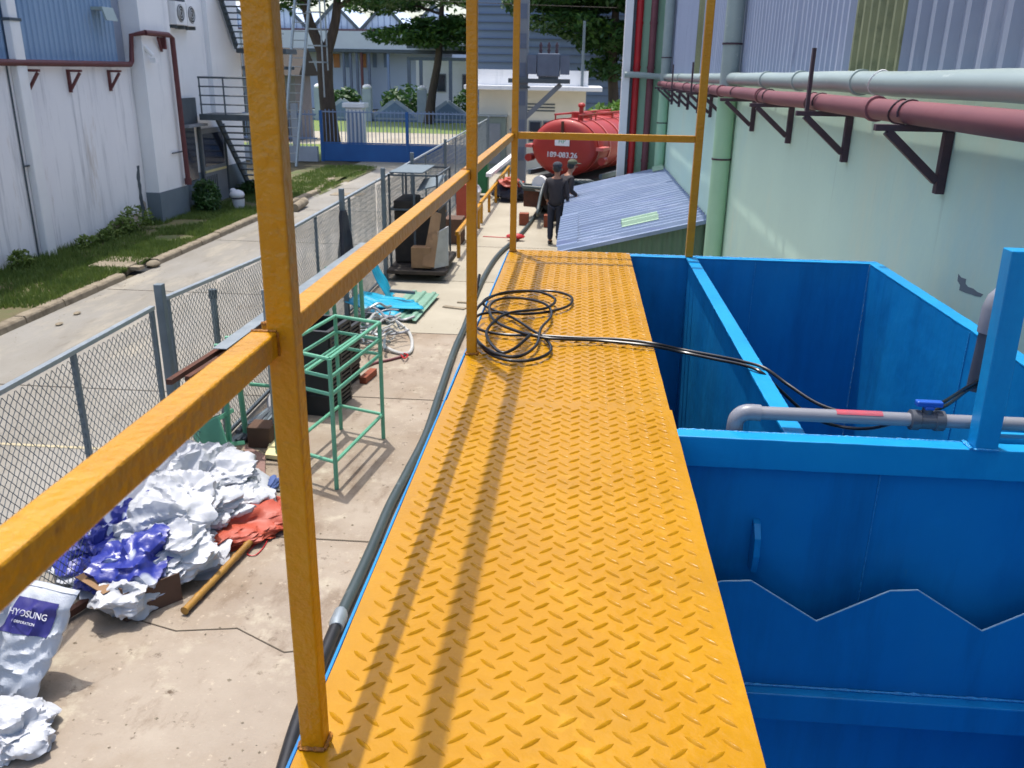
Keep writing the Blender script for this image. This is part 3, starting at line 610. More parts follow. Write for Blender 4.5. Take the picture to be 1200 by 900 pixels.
# ================================================================== LEFT BUILDING
lb = thing('white_factory', 'white rendered factory with blue corrugated upper wall across the road', 'building', (-12, 15, GZ))
LX = -10.2
build(MB().box(-18, LX, -2, 19.98, GZ-.1, 1.08), 'wall', M_lwall, lb)
build(MB().box(-18, LX-.1, -2, 19.98, 1.08, 7), 'wall', M_sheetd, lb, label='inner frame behind the blue cladding')
for a, b in ((4, 6.4), (6.4, 8.8), (8.8, 11.2), (11.2, 13.6), (13.6, 15.9), (15.9, 17.7), (17.7, 19.5)):
    o = build(corr(a+.004, b+.03, 1.085, 6.8, LX-.06+(.006 if int(a*10) % 4 else 0), pitch=.17, depth=.03, side=1), 'cladding_sheet', M_lsheet, lb)
build(MB().box(-18, -9.88, 20.0, 21.5, -1.79, 7), 'pilaster_block', M_white, lb)
build(MB().box(-18, -9.865, 19.985, 21.51, GZ-.1, -1.79), 'plinth', M_base, lb, label='grey painted foot of the corner block')
build(MB().box(-18, -10.1, 21.52, 26.15, -1.62, 7.5), 'wing_wall', M_white, lb)
build(MB().box(-18, -10.085, 21.52, 26.16, GZ-.1, -1.62), 'plinth', M_base, lb, label='grey painted foot of the stair wing')
build(MB().box(-10.1, -9.98, 24.0, 26.12, -.2, 7.5), 'pilaster_strip', M_white, lb)
# damp stain with its own outline at the foot of the wall
mb = MB(); n = 26; vs = []
for i in range(n+1):
    y = 17.5+2.4*i/n; h = .16+.5*abs(noise.noise(Vector((y*2.1, 4, 0))))*(i/n)*1.6+.22*(i/n); vs += [(LX+.003, y, GZ), (LX+.003, y, GZ+.05+h)]
mb.add(vs, [(2*i, 2*i+1, 2*i+3, 2*i+2) for i in range(n)]); build(mb, 'damp_stain', M_stain, lb, label='brown damp stain low on the white wall')
mb = MB(); n = 14; vs = []
for i in range(n+1):
    z = GZ+.2+1.25*i/n; wd = .06+.17*abs(noise.noise(Vector((z*4, 1, 1)))); c = 19.72-.08*noise.noise(Vector((z*3, 8, 1))); vs += [(LX+.005, c-wd, z), (LX+.005, min(19.96, c+wd*.8), z)]
mb.add(vs, [(2*i, 2*i+1, 2*i+3, 2*i+2) for i in range(n)]); build(mb, 'mould_patch', M_steel, lb, label='dark peeling patch beside the corner block')
# doorway on the wing
dy0 = sx(236, 190, -10.08).y; dy1 = sx(263, 190, -10.08).y
dd = build(MB().box(-10.084, -10.03, dy0, dy1, GZ, -.52), 'door', M_gdoor, lb)
build(MB().box(-10.029, -10.02, dy0+.12, dy1-.12, -1.5, -.65), 'door_glass', M_glass, dd)
build(MB().box(-10.029, -10.0, dy0+.06, dy1-.06, -1.66, -1.60), 'door_rail', M_cream2, dd)
mb = MB()
for k in range(6): mb.box(-10.029, -10.018, dy0+.12+k*.13, dy0+.17+k*.13, GZ+.1, -1.75)
build(mb, 'door_ribs', M_steel, dd)
build(MB().box(-10.08, -10.0, dy0-.08, dy0-.005, GZ, -.45), 'door_frame', M_steel, dd)
build(MB().box(-10.08, -10.0, dy1+.005, dy1+.08, GZ, -.45), 'door_frame', M_steel, dd)
ay0 = sx(212, 125, -9.9).y+.15; ay1 = dy0-.1
build(MB().box(-10.083, -10.02, ay0, ay1, -.35, .28), 'grey_panel', M_steel, lb)
build(MB().box(-10.083, -9.8, ay0, ay1+.1, -.42, -.36), 'canopy_slab', M_gdoor, lb)
build(MB().box(-10.083, -10.03, ay0+.1, ay1-.25, -1.75, -.44), 'window', M_glass, lb)  # stands for a dark alcove beside the door; its darkness is in the colour
# roof-edge window above the air conditioners
build(MB().box(-10.09, -10.02, 21.7, 22.8, 2.55, 2.95), 'louvre_window', M_steel, lb)
# stairs
st = thing('steel_staircase', 'dark grey open steel staircase on the end of the white factory', 'stairs', (-9.4, 24, GZ))
XS0, XS1 = -9.88, -8.75
s0 = Vector((XS0, 26.0, GZ+.02)); s1 = Vector((XS0, 23.75, -.22))
for x in (XS0, XS1): build(MB().bar((x, s0.y, s0.z), (x, s1.y, s1.z), .05, .2), 'stringer', M_steel, st)
for k in range(13):
    f = (k+.5)/13; p = s0.lerp(s1, f); build(MB().box(XS0+.03, XS1-.03, p.y-.13, p.y+.13, p.z-.015, p.z+.015), 'tread', M_steel, st)
build(MB().box(XS0-.02, XS1+.4, 22.7, 23.75, -.27, -.12), 'landing', M_steel, st)
for z in (.12, .34, .56, .78): build(MB().tube([(XS0+.02, 22.72, z), (XS1+.4, 22.72, z)], .018 if z < .7 else .026, 6), 'guard_bar', M_steel, st)
for x in (XS0+.05, -9.2, -8.4): build(MB().tube([(x, 22.72, -.12), (x, 22.72, .78)], .022, 6), 'guard_post', M_steel, st)
u0 = sx(277, 55, XS0); u1 = sx(255, -12, XS0)
for x in (XS0, XS1): build(MB().bar((x, u0.y, u0.z), (x, u1.y, u1.z), .05, .22), 'stringer', M_steel, st)
for k in range(9):
    p = u0.lerp(u1, (k+.5)/9); build(MB().box(XS0+.03, XS1-.03, p.y-.12, p.y+.12, p.z-.015, p.z+.015), 'tread', M_steel, st)
build(MB().box(XS0-.02, XS1+.3, u0.y, u0.y+1.0, u0.z-.16, u0.z-.03), 'landing', M_steel, st)
# maroon gutter pipe with brackets
mp = thing('maroon_wall_pipe', 'dark maroon pipe stepping along and down the white factory', 'pipe', (-10, 15, .9))
X2 = LX+.12; X3 = -9.76
path = [(X2, 3, .99), (X2, 19.75, 1.05), (X2+.01, 19.82, 1.12), (X2+.05, 19.86, 1.66), (X3, 19.96, 1.72), (X3, 21.1, 1.72), (X3, 21.3, 1.66), (X3, 21.33, -1.6)]
build(MB().tube(path[:2], .058, 10), 'pipe_run', M_maroon, mp, smooth=True)
build(MB().tube(path[1:5], .055, 10), 'pipe_run', M_maroon, mp, smooth=True)
build(MB().tube(path[4:], .06, 10), 'pipe_run', M_maroon, mp, smooth=True)
build(MB().tube([(X3, 21.33, -1.6), (X3, 21.33, -1.75)], .085, 10), 'pipe_foot', M_maroon, mp, smooth=True)
build(MB().bar((X3-.07, 21.3, -.95), (X3-.07, 20.8, -.95), .03, .03), 'pipe_stay', M_steel, mp)
def wbrk(y):
    b = MB(); b.box(LX+.001, LX+.05, y-.03, y+.03, .5, .93); b.box(LX+.051, LX+.3, y-.03, y+.03, .885, .93); b.bar((LX+.04, y, .56), (LX+.26, y, .87), .05, .045); return b
for y, lbl in ((9.0, 'maroon bracket past the left edge of the view'), (12.5, 'maroon bracket near the left edge of the view'), (16.0, 'maroon bracket just right of the white downpipe on the factory wall'), (17.4, 'middle maroon bracket under the blue cladding'), (18.95, 'maroon bracket nearest the corner block')):
    solo(wbrk(y), 'wall_bracket', M_maroon, lbl, 'bracket', group='maroon brackets on the white factory')
solo(MB().box(X3-.1, X3+.03, 20.85, 20.91, 1.4, 1.66).bar((X3-.09, 20.88, 1.36), (X3-.02, 20.6, 1.64), .05, .05), 'wall_bracket', M_maroon, 'maroon bracket under the raised bend of the pipe', 'bracket', group='maroon brackets on the white factory')
dp = thing('downpipe', 'white rectangular downpipe at the left edge of the white factory', 'downpipe', (LX+.1, 15.75, GZ))
build(MB().box(LX+.002, LX+.14, 15.62, 15.92, GZ, 1.75), 'lower_pipe', M_white, dp, bevel=.02)
build(MB().box(LX+.0, LX+.12, 15.64, 15.90, 1.75, 6.5), 'upper_pipe', M_white, dp, bevel=.02)
build(MB().box(LX+.002, LX+.155, 15.6, 15.94, 1.73, 1.78), 'clamp', M_steel, dp)
cp = thing('conduit', 'thin dark conduit down the white wall left of the downpipe', 'conduit', (LX+.02, 15.45, GZ))
build(MB().tube([(LX+.02, 15.5, 1.0), (LX+.02, 15.5, GZ+.1)], .016, 6), 'conduit_run', M_steel, cp)
build(MB().tube([(LX+.05, 15.45, -.75), (LX+.05, 15.78, -.75)], .018, 6), 'conduit_clip', M_steel, cp)
solo(MB().box(LX-.02, LX+.25, 18.65, 19.0, 2.1, 2.16).prism([(LX+.25, 18.6, 2.16), (LX+.25, 19.05, 2.16), (LX+.33, 19.05, 1.9), (LX+.33, 18.6, 1.9)], (-.04, 0, 0)), 'floodlight', M_gypipe, 'small grey floodlight on the blue cladding near the corner block', 'light')
solo(MB().tube([(X3-.13, 20.1, 1.45), (X3, 20.2, 1.25)], .05, 8).box(X3-.05, X3+.08, 20.15, 20.3, 1.1, 1.2), 'security_camera', M_white, 'small white camera on the corner block below the maroon pipe', 'camera')
# air conditioners
for k, (y0, y1) in enumerate(((21.75, 22.33), (22.37, 22.95))):
    a = thing('air_conditioner', ('left one of the two outdoor air conditioner units on the white wall', 'right one of the two outdoor air conditioner units on the white wall')[k], 'air conditioner', (-9.95, (y0+y1)/2, 1.95), group='outdoor air conditioner units')
    build(MB().box(-10.09, -9.8, y0, y1, 1.98, 2.5), 'casing', M_white, a, bevel=.01)
    cy = (y0+y1)/2-.05; ringp = [(-9.795, cy+.2*math.cos(R(i*20)), 2.24+.2*math.sin(R(i*20))) for i in range(18)]
    build(MB().prism(ringp, (.006, 0, 0)), 'fan_opening', M_crate, a)
    mb = MB()
    for rr in (.06, .12, .18): mb.tube([(-9.78, cy+rr*math.cos(R(i*20)), 2.24+rr*math.sin(R(i*20))) for i in range(19)], .007, 4)
    build(mb, 'fan_grille', M_white, a)
    build(MB().box(-10.09, -9.85, y0+.05, y0+.1, 1.9, 1.978).box(-10.09, -9.85, y1-.1, y1-.05, 1.9, 1.978), 'bracket', M_steel, a)
# shrub and wrapped hydrant
def foliage(blobs, cnt, size, seed, flat=.5):
    rnd = random.Random(seed); mb = MB(); tot = sum(b[3]*b[4]*b[5] for b in blobs)
    for (cx, cy, cz, rx, ry, rz) in blobs:
        for _ in range(int(cnt*rx*ry*rz/tot)):
            while True:
                u = Vector((rnd.uniform(-1, 1), rnd.uniform(-1, 1), rnd.uniform(-1, 1)))
                if .25 < u.length < 1: break
            if noise.noise(Vector((u.x*2+cx, u.y*2+cy, u.z*2+cz))) < -.18: continue
            p = Vector((cx+u.x*rx, cy+u.y*ry, cz+u.z*rz)); s = size*rnd.uniform(.5, 1.3)
            nrm = Vector((rnd.gauss(0, .5), rnd.gauss(0, .5), rnd.gauss(flat, .5))).normalized()
            a = nrm.orthogonal().normalized(); a.rotate(Matrix.Rotation(rnd.uniform(0, 6.28), 3, nrm)); b = nrm.cross(a)
            mb.add([p-a*s, p+b*s*.45+nrm*s*.1, p+a*s, p-b*s*.45+nrm*s*.1], [(0, 1, 2, 3)])
    return mb
bu = thing('shrub', 'round dark green shrub beside the corner block and grey door', 'shrub', (-9.6, 21.9, GZ))
build(foliage([(-9.6, 21.95, GZ+.5, .36, .42, .42), (-9.5, 21.75, GZ+.32, .34, .34, .3)], 2600, .06, 2), 'foliage', M_leafd, bu, label=None)
build(MB().tube([(-9.6, 21.9, GZ), (-9.55, 21.85, GZ+.5)], .03, 6, True, [.04, .02]).tube([(-9.6, 21.9, GZ+.1), (-9.45, 21.8, GZ+.4)], .02, 5), 'stem', M_bark, bu)
wd = MB()
for (x0, y0, r, h) in ((-9.95, 18.3, .35, .25), (-9.9, 18.8, .4, .35), (-9.95, 17.6, .3, .2), (-9.9, 16.7, .25, .2), (-9.95, 14.6, .2, .25)):
    f = foliage([(x0, y0, GZ+h, r*.8, r*1.3, h)], 420, .06, int(y0*7)); wd.add(f.v, f.f)
tag(build(wd, 'wall_weeds', M_grass), 'taller green weeds along the foot of the white wall', 'weeds', kind='stuff')
wd = foliage([(-9.75, 25.4, GZ+.25, .35, .7, .25)], 500, .08, 5)
sb = thing('low_shrub', 'low dark shrub at the foot of the staircase', 'shrub', (-9.75, 25.4, GZ)); build(wd, 'foliage', M_leafd, sb)
hp = thing('wrapped_hydrant', 'white plastic wrapped hydrant standing on the grass', 'hydrant', (-9.0, 22.4, GZ))
hc = Vector((-8.98, 22.5, GZ))
build(MB().tube([hc+Vector((0, 0, .03)), hc+Vector((.01, 0, .2)), hc+Vector((0, 0, .36))], .13, 10, True, [.13, .15, .17]), 'body', M_hyd, hp, smooth=True)
build(MB().ellipsoid(hc+Vector((-.02, 0, .47)), (.2, .18, .13), 12, 8).ellipsoid(hc+Vector((-.12, 0, .56)), (.09, .09, .08), 9, 6), 'wrapped_top', M_hyd, hp, smooth=True)
build(MB().tube([hc+Vector((0, 0, .37)), hc+Vector((0, 0, .40))], .175, 10), 'strap', M_cloth, hp)

# ================================================================== CHAIN LINK FENCE
FX = -3.5
def link_mesh(p0, p1, zt0, zt1, zb, r=.0032, cw=.066, ch=.078):
    """diamond mesh of zigzag wires between two ends (real wires, three-sided)"""
    mb = MB(); L = math.hypot(p1[0]-p0[0], p1[1]-p0[1]); n = max(1, int(L/cw)); d = Vector((p1[0]-p0[0], p1[1]-p0[1], 0))/n
    dn = d.normalized(); side = Vector((-dn.y, dn.x, 0))
    def seg(a, b, off):
        a = a+side*off[0]; b = b+side*off[1]
        dd = (b-a).normalized(); q = dd.cross(side).normalized()
        vs = []
        for p in (a, b): vs += [p+q*r, p-q*r*.5+side*r*.9, p-q*r*.5-side*r*.9]
        mb.add(vs, [(0, 1, 4, 3), (1, 2, 5, 4), (2, 0, 3, 5)])
    for i in range(n):
        zt = zt0+(zt1-zt0)*(i/n); m = int((zt-zb)/(ch/2)); base = Vector((p0[0], p0[1], 0))+d*i
        for k in range(m):
            za = zb+k*ch/2; zb2 = za+ch/2; bow = .012*noise.noise(Vector((i*.2, k*.15, 1)))
            s = (k+0) % 2
            a = base+d*(.0 if s else .5); b = base+d*(.5 if s else .0)
            seg(a+Vector((0, 0, za)), b+Vector((0, 0, zb2)), (bow+.002, bow-.002))
            a2 = base+d*(1. if s else .5); b2 = base+d*(.5 if s else 1.)
            seg(a2+Vector((0, 0, za)), b2+Vector((0, 0, zb2)), (bow-.002, bow+.002))
    return mb
ZB = GZ+.06
def fence_panel(label, p0, p1, z0_, z1_, stiles, near=True):
    f = thing('chain_link_fence', label, 'fence', ((p0[0]+p1[0])/2, (p0[1]+p1[1])/2, GZ), group='chain link fence panels')
    far = not near
    build(link_mesh(p0, p1, z0_-.02, z1_-.02, ZB, r=.0032 if near else .0045, cw=.066 if near else .11, ch=.078 if near else .13), 'wire_mesh', M_wire, f, kind='stuff')
    build(MB().bar((p0[0], p0[1], z0_), (p1[0], p1[1], z1_), .045, .035), 'top_rail', M_galv, f, bevel=.004)
    build(MB().bar((p0[0], p0[1], ZB), (p1[0], p1[1], ZB), .035, .03), 'bottom_rail', M_galvd, f)
    for s in stiles:
        x = p0[0]+(p1[0]-p0[0])*s; y = p0[1]+(p1[1]-p0[1])*s; z = z0_+(z1_-z0_)*s
        build(MB().box(x-.018, x+.018, y-.016, y+.016, ZB, z-.02), 'stile', M_galvd, f)
    return f
fence_panel('nearest chain link panel, left of the paired grey posts', (FX, 2.2), (FX, 6.72), -.905, -.885, (.0, .36, .735, .995))
fence_panel('sagging chain link panel right of the paired grey posts', (FX, 6.98), (FX-.02, 9.75), -.865, -1.01, (.005, .99))
fence_panel('chain link panel between the nearest yellow post and the cloth-hung post', (FX, 9.85), (FX, 14.9), -.84, -.79, (.3, .65))
fence_panel('chain link panel behind the caged cart', (FX, 15.0), (FX, 22.6), -.79, -.71, (.3, .65), False)
fence_panel('far chain link panel toward the guardhouse', (FX, 22.7), (FX, 33.2), -.71, -.6, (.2, .45, .7, .98), False)
FPG = 'grey posts of the chain link fence'
def fpost(x, y, zt, w, label, cap=False):
    p = thing('fence_post', label, 'post', (x, y, GZ), group=FPG)
    build(MB().box(x-w/2, x+w/2, y-w/2, y+w/2, GZ, zt), 'upright', M_galvd, p, bevel=.005)
    build(MB().box(x-w/2-.03, x+w/2+.03, y-w/2-.03, y+w/2+.03, GZ+.001, GZ+.014), 'base_plate', M_galvd, p)
    return p
fpost(FX+.02, 6.84, -.71, .07, 'thick grey post at the joint of the two nearest fence panels')
p = thing('fence_post', 'short dark round post behind the sagging fence panel', 'post', (FX, 8.06, GZ), group=FPG)
build(MB().tube([(FX-.06, 8.06, GZ), (FX-.06, 8.06, -1.07)], .032, 10), 'upright', M_galvd, p, smooth=True); build(MB().tube([(FX-.06, 8.06, -1.14), (FX-.06, 8.06, -1.05)], .042, 10), 'cap', M_steel, p, smooth=True)
fpost(FX+.04, 12.58, -.62, .07, 'fence post with the black cloth tied to it')
fpost(FX+.04, 15.35, -.6, .07, 'fence post left of the caged cart')
fpost(FX+.04, 18.1, -.56, .07, 'fence post just behind the caged cart')
fpost(FX+.04, 22.65, -.6, .07, 'fence post between the cart and the far yellow railing post')
fpost(FX+.04, 28.4, -.55, .07, 'second farthest fence post')
fpost(FX+.04, 33.3, -.5, .07, 'farthest fence post near the guardhouse')
solo(MB().tube([(-2.98, 7.9, GZ), (-2.99, 7.92, -1.0)], .022, 10), 'steel_pipe', M_galv, 'thin galvanised pipe standing upright left of the nearest yellow post', 'pipe', smooth=True)
# black cloth tied on the post
mb = MB(); n = 20; m_ = 14; vs = []
for i in range(n+1):
    f = i/n; z = -.93-1.05*f; wr = .06+.16*f**.7
    for k in range(m_):
        a = 2*math.pi*k/m_; r = wr*(1+.3*math.sin(a*4+f*2)+.25*noise.noise(Vector((a, f*4, 2))))
        vs.append((FX+.06+r*.55*math.cos(a), 12.56+.1*f+r*math.sin(a), z))
mb.add(vs, [(i*m_+k, i*m_+(k+1) % m_, (i+1)*m_+(k+1) % m_, (i+1)*m_+k) for i in range(n) for k in range(m_)] + [tuple(range(m_)), tuple(n*m_+k for k in range(m_-1, -1, -1))])
solo(mb, 'hanging_cloth', M_cloth, 'black cloth hanging from a fence post', 'cloth', smooth=True)

# ================================================================== GROUND HOSE
hs = [(-1.30, 2.4), tuple(pz(338, 893)[:2]), tuple(pz(366, 812)[:2])] + [tuple(pz(a, b)[:2]) for a, b in ((397, 735), (433, 656), (456, 601), (477, 560), (499, 515), (515, 466), (533, 413), (545, 385), (557, 350), (570, 322), (585, 300), (606, 281), (622, 262), (636, 240))]
ho = thing('suction_hose', 'long grey-green hose running from beside the walkway to the tanker', 'hose', (-1.45, 9, GZ))
P = [(a, b, GZ+.055) for a, b in hs]; k_ = 3
build(MB().tube(spline(P[:4], 10), .043, 12), 'hose_run', M_blk, ho, smooth=True, label='darker near length of hose')
build(MB().tube(spline([(P[3][0], P[3][1]+.02, P[3][2])]+P[4:]+[(-1.0, 21.6, GZ+.3), (-.95, 22.2, GZ+.75), (-.9, 22.5, GZ+.95)], 10), .041, 12), 'hose_run', M_hose, ho, smooth=True)
c3 = Vector(P[3]); build(MB().tube([c3+Vector((.01, -.09, 0)), c3+Vector((.0, -.04, 0)), c3+Vector((0, .05, 0)), c3+Vector((-.01, .1, 0))], .05, 12, True, [.048, .054, .054, .046]), 'coupling', M_galv, ho, smooth=True)

# ================================================================== GREEN FRAME STAND and neighbours
gs = thing('mint_frame_stand', 'tall mint green tube frame stand on the concrete yard', 'frame', (-2.2, 7.6, GZ))
A_, B_, C_, D_ = (-2.09, 6.95), (-1.92, 8.14), (-2.42, 8.33), (-2.62, 7.2)
A_, B_, C_, D_ = map(lambda q: Vector((q[0], q[1], 0)), (A_, B_, C_, D_))
r_ = .021; zT = -1.35
for q in (A_, B_, C_, D_): build(MB().tube([(q.x, q.y, GZ+.002), (q.x, q.y, zT)], r_, 10), 'leg', M_mint, gs, smooth=True)
for nm, z, loop in (('top_rail', zT, 4), ('shelf_rail', -1.52, 4), ('shelf_rail', -1.68, 4), ('foot_rail', -2.33, 4)):
    for a, b in ((A_, B_), (B_, C_), (C_, D_), (D_, A_)):
        d = (b-a).normalized()*.0; build(MB().tube([(a.x, a.y, z), (b.x, b.y, z)], r_*.85, 8), nm, M_mint, gs, smooth=True)
m1 = A_.lerp(D_, .5); m2 = B_.lerp(C_, .5); build(MB().tube([(m1.x, m1.y, -1.52), (m2.x, m2.y, -1.52)], r_*.8, 8), 'centre_rail', M_mint, gs, smooth=True)
def trestle(y, x0, x1, z, label):
    t_ = thing('mint_trestle', label, 'trestle', ((x0+x1)/2, y, GZ), group='mint green trestles under the steel beam')
    for x in (x0+.08, x1-.08):
        for s in (-.22, .22): build(MB().tube([(x, y+s, GZ+.002), (x, y+s*.6, z)], .03, 8), 'leg', M_mint, t_, smooth=True)
    for s in (-.13, .13): build(MB().tube([(x0, y+s, z-.03), (x1, y+s, z-.03)], .022, 8), 'cross_bar', M_mint, t_, smooth=True)
trestle(7.75, -3.4, -2.75, -1.46, 'mint trestle under the near end of the silver beam')
trestle(11.3, -3.42, -2.86, -1.52, 'mint trestle under the far part of the silver beam')
mb = MB().tube([sx(292, 450, -3.3), sx(345, 455, -2.9)], .02, 8)
solo(mb, 'mint_tube', M_mint, 'loose mint green tube sticking out level behind the nearest yellow post', 'tube', smooth=True)
bmr = thing('steel_beam', 'long silver steel beam resting over the trestles by the fence', 'beam', (-3.1, 9.8, -1.45))
a = Vector((-3.17, 7.2, -1.38)); b = Vector((-3.17, 12.7, -1.43))
build(MB().bar(a, b, .13, .006), 'top_flange', M_galv, bmr); build(MB().bar(a+Vector((.063, 0, -.047)), b+Vector((.063, 0, -.047)), .006, .088), 'web', M_rust, bmr); build(MB().bar(a+Vector((0, 0, -.094)), b+Vector((0, 0, -.094)), .12, .006), 'bottom_flange', M_rust, bmr)
for k, (dx, l_) in enumerate(((0, .95), (.09, .75))):
    solo(MB().bar((-3.3+dx, 6.45+.15*k, -1.44-.02*k), (-3.24+dx, 6.45+l_+.4, -1.46-.02*k), .05, .045), 'rusty_bar', M_rust, ('longer rusty bar end at the near tip of the silver beam', 'shorter rusty bar at the near tip of the silver beam')[k], 'bar')
# black crate stack
def crate(x, y, z, w, d, h, label):
    t_ = thing('black_crate', label, 'crate', (x, y, z), rz=-.14, group='stacked black plastic crates')
    for sgn in (-1, 1):
        build(MB().box(-w/2, w/2, sgn*d/2-.008, sgn*d/2+.008, .0, h-.03), 'end_panel', M_crate, t_, local=True)
        mb = MB()
        for k in range(5): mb.box(sgn*w/2-.016, sgn*w/2+.016, -d/2+.012, d/2-.012, .01+k*h/5, .01+k*h/5+h/9)
        for k in range(3): mb.box(sgn*w/2-.019, sgn*w/2+.019, -d/2+.015+k*d/2.3, -d/2+.045+k*d/2.3, .005, h-.035)
        build(mb, 'slatted_side', M_crate, t_, local=True)
    build(MB().box(-w/2+.018, w/2-.018, -d/2+.01, d/2-.01, 0.002, .02), 'base', M_crate, t_, local=True)
    build(MB().box(-w/2-.02, w/2+.02, -d/2-.02, -d/2+.03, h-.03, h).box(-w/2-.02, w/2+.02, d/2-.03, d/2+.02, h-.03, h).box(-w/2-.02, -w/2+.03, -d/2+.03, d/2-.03, h-.03, h).box(w/2-.03, w/2+.02, -d/2+.03, d/2-.03, h-.03, h), 'rim', M_crate, t_, local=True, bevel=.004)
rows = (('bottom', 'second', 'third', 'top'))
for k in range(4): crate(-2.84+.01*k, 9.0, GZ+.002+k*.245, .5, .62, .243, '%s black crate of the nearer stack behind the mint frame' % rows[k])
for k in range(3): crate(-2.92+.012*k, 9.72, GZ+.002+k*.245, .5, .62, .243, '%s black crate of the farther stack behind the mint frame' % rows[k])
br_ = solo(MB().bar(pz(425, 446, GZ+.045), pz(438, 435, GZ+.045), .09, .085), 'brick', M_brick, 'single reddish brick on the yard beside the black crates', 'brick', bevel=.006)
# scrap: pale strips
rnd = random.Random(11)
sc_ = thing('strip_scrap_heap', 'tangled heap of pale plastic strips and tubes beyond the mint frame', 'scrap', (-2.7, 11.6, GZ))
for k in range(34):
    c = Vector((rnd.uniform(-3.15, -2.5), rnd.uniform(10.9, 12.3), GZ+rnd.uniform(.03, .28))); a = rnd.uniform(0, 3.14); L_ = rnd.uniform(.3, .75); bend = rnd.uniform(-.3, .3)
    p = [c+Vector((math.cos(a)*L_*s+math.sin(a)*bend*s*s, math.sin(a)*L_*s-math.cos(a)*bend*s*s, .12*rnd.uniform(-.3, 1)*(1-abs(s)))) for s in (-.5, -.25, 0, .25, .5)]
    p = [Vector((min(q.x, -2.2), q.y, max(q.z, GZ+.015))) for q in p]
    build(MB().tube(spline(p, 4), .012 if k % 3 else .02, 5), 'strip', (M_scrap, M_galv, M_galvd, M_pvc)[k % 4], sc_, smooth=True)
hl = [pz(430, 375, GZ+.2), pz(455, 372, GZ+.2), pz(478, 388, GZ+.05), pz(483, 405, GZ+.03), pz(478, 414, GZ+.03), pz(462, 412, GZ+.03), pz(440, 400, GZ+.1)]
build(MB().tube(spline(hl, 8), .024, 8), 'loop_hose', M_scrap, sc_, smooth=True)
hl = [pz(474, 417, GZ+.02), pz(455, 422, GZ+.02), pz(440, 425, GZ+.02), pz(424, 432, GZ+.02), pz(415, 438, GZ+.02)]
solo(MB().tube(spline(hl, 6), .018, 7), 'dull_red_tube', M_mpipe, 'dull red tube end with red tie on the concrete by the scrap heap', 'tube', smooth=True)
solo(MB().tube(spline([pz(470, 416, GZ+.04), pz(474, 420, GZ+.05), pz(478, 416, GZ+.04), pz(473, 414, GZ+.06)], 4), .012, 5), 'red_tie', M_red, 'small bright red tie knotted at the scrap heap hose', 'tie')
# cyan sheets and green corrugated sheet
for k, (x0, y0, s, rz, tilt, z) in enumerate(((-2.95, 13.3, .72, .2, .22, .12), (-2.8, 13.0, .6, .5, .12, .17), (-3.05, 12.7, .6, -.2, .3, .2), (-3.2, 13.9, .6, .1, 1.15, .3))):
    mb = MB(); n = 12; vs = []
    W = Matrix.Translation((x0, y0, GZ+z)) @ Matrix.Rotation(rz, 4, 'Z') @ Matrix.Rotation(tilt, 4, 'Y')
    for i in range(n+1):
        for q in range(n+1):
            u, v = (i/n-.5)*s*1.3, (q/n-.5)*s*.9; vs.append(W @ Vector((u, v, .04*noise.noise(Vector((u*3, v*3, k)))+.015*math.sin(v*30))))
    mb.add([(p[0], p[1], max(p[2], GZ+.02+.004*k)) for p in vs], [(i*(n+1)+q, i*(n+1)+q+1, (i+1)*(n+1)+q+1, (i+1)*(n+1)+q) for i in range(n) for q in range(n)])
    o = solo(mb, 'cyan_sheet', M_cyan, ('largest cyan plastic sheet lying beside the green corrugated sheet', 'small cyan sheet on top of the largest one', 'crumpled cyan sheet nearest the mint trestle', 'cyan sheet standing up against the fence side')[k], 'plastic sheet', group='cyan plastic sheets', smooth=True)
    o.modifiers.new('solid', 'SOLIDIFY').thickness = .006
solo(MB().tube([(-2.95, 13.3, GZ+.3), (-2.55, 13.35, GZ+.27)], .03, 8), 'dark_tube', M_steel, 'short dark tube lying across the cyan sheets', 'tube', smooth=True)
c0, c1, c2, c3_ = pz(474, 376, GZ+.1), pz(490, 378, GZ+.06), pz(513, 338, GZ+.06), pz(498, 335, GZ+.1)
c0 = Vector((-2.85, 12.75, GZ+.06)); 
mb = MB(); prof = [(0, 0), (.05, 0), (.07, .03), (.12, .03), (.14, 0), (.21, 0), (.23, .03), (.28, .03), (.30, 0), (.37, 0), (.39, .03), (.44, .03), (.46, 0), (.5, 0)]; vs = []
for a, h in prof:
    vs += [(-2.93+a*1.1, 12.6-a*.25, GZ+.05+h), (-2.83+a*1.1, 14.25-a*.25, GZ+.07+h)]
mb.add(vs, [(2*i, 2*i+1, 2*i+3, 2*i+2) for i in range(len(prof)-1)])
o = solo(mb, 'corrugated_sheet', M_gsheet, 'pale green corrugated roofing sheet lying on the yard by the cyan sheets', 'roofing sheet'); o.modifiers.new('solid', 'SOLIDIFY').thickness = .006
solo(MB().bar(pz(520, 359, GZ+.01), pz(545, 362, GZ+.01), .1, .02).bar(pz(536, 354, GZ+.01), pz(552, 355, GZ+.01), .06, .02), 'timber_offcut', M_kerb, 'flat grey offcut on the concrete left of the second yellow post', 'offcut')
solo(MB().bar(pz(566, 277, GZ+.006), pz(604, 279, GZ+.006), .05, .01), 'red_strap', M_red, 'red strap lying across the yard toward the hose', 'strap')
solo(MB().ellipsoid(pz(604, 277, GZ+.1), (.22, .12, .07), 10, 6), 'red_rag', M_red, 'bundled red rag draped on the hose', 'rag', smooth=True)

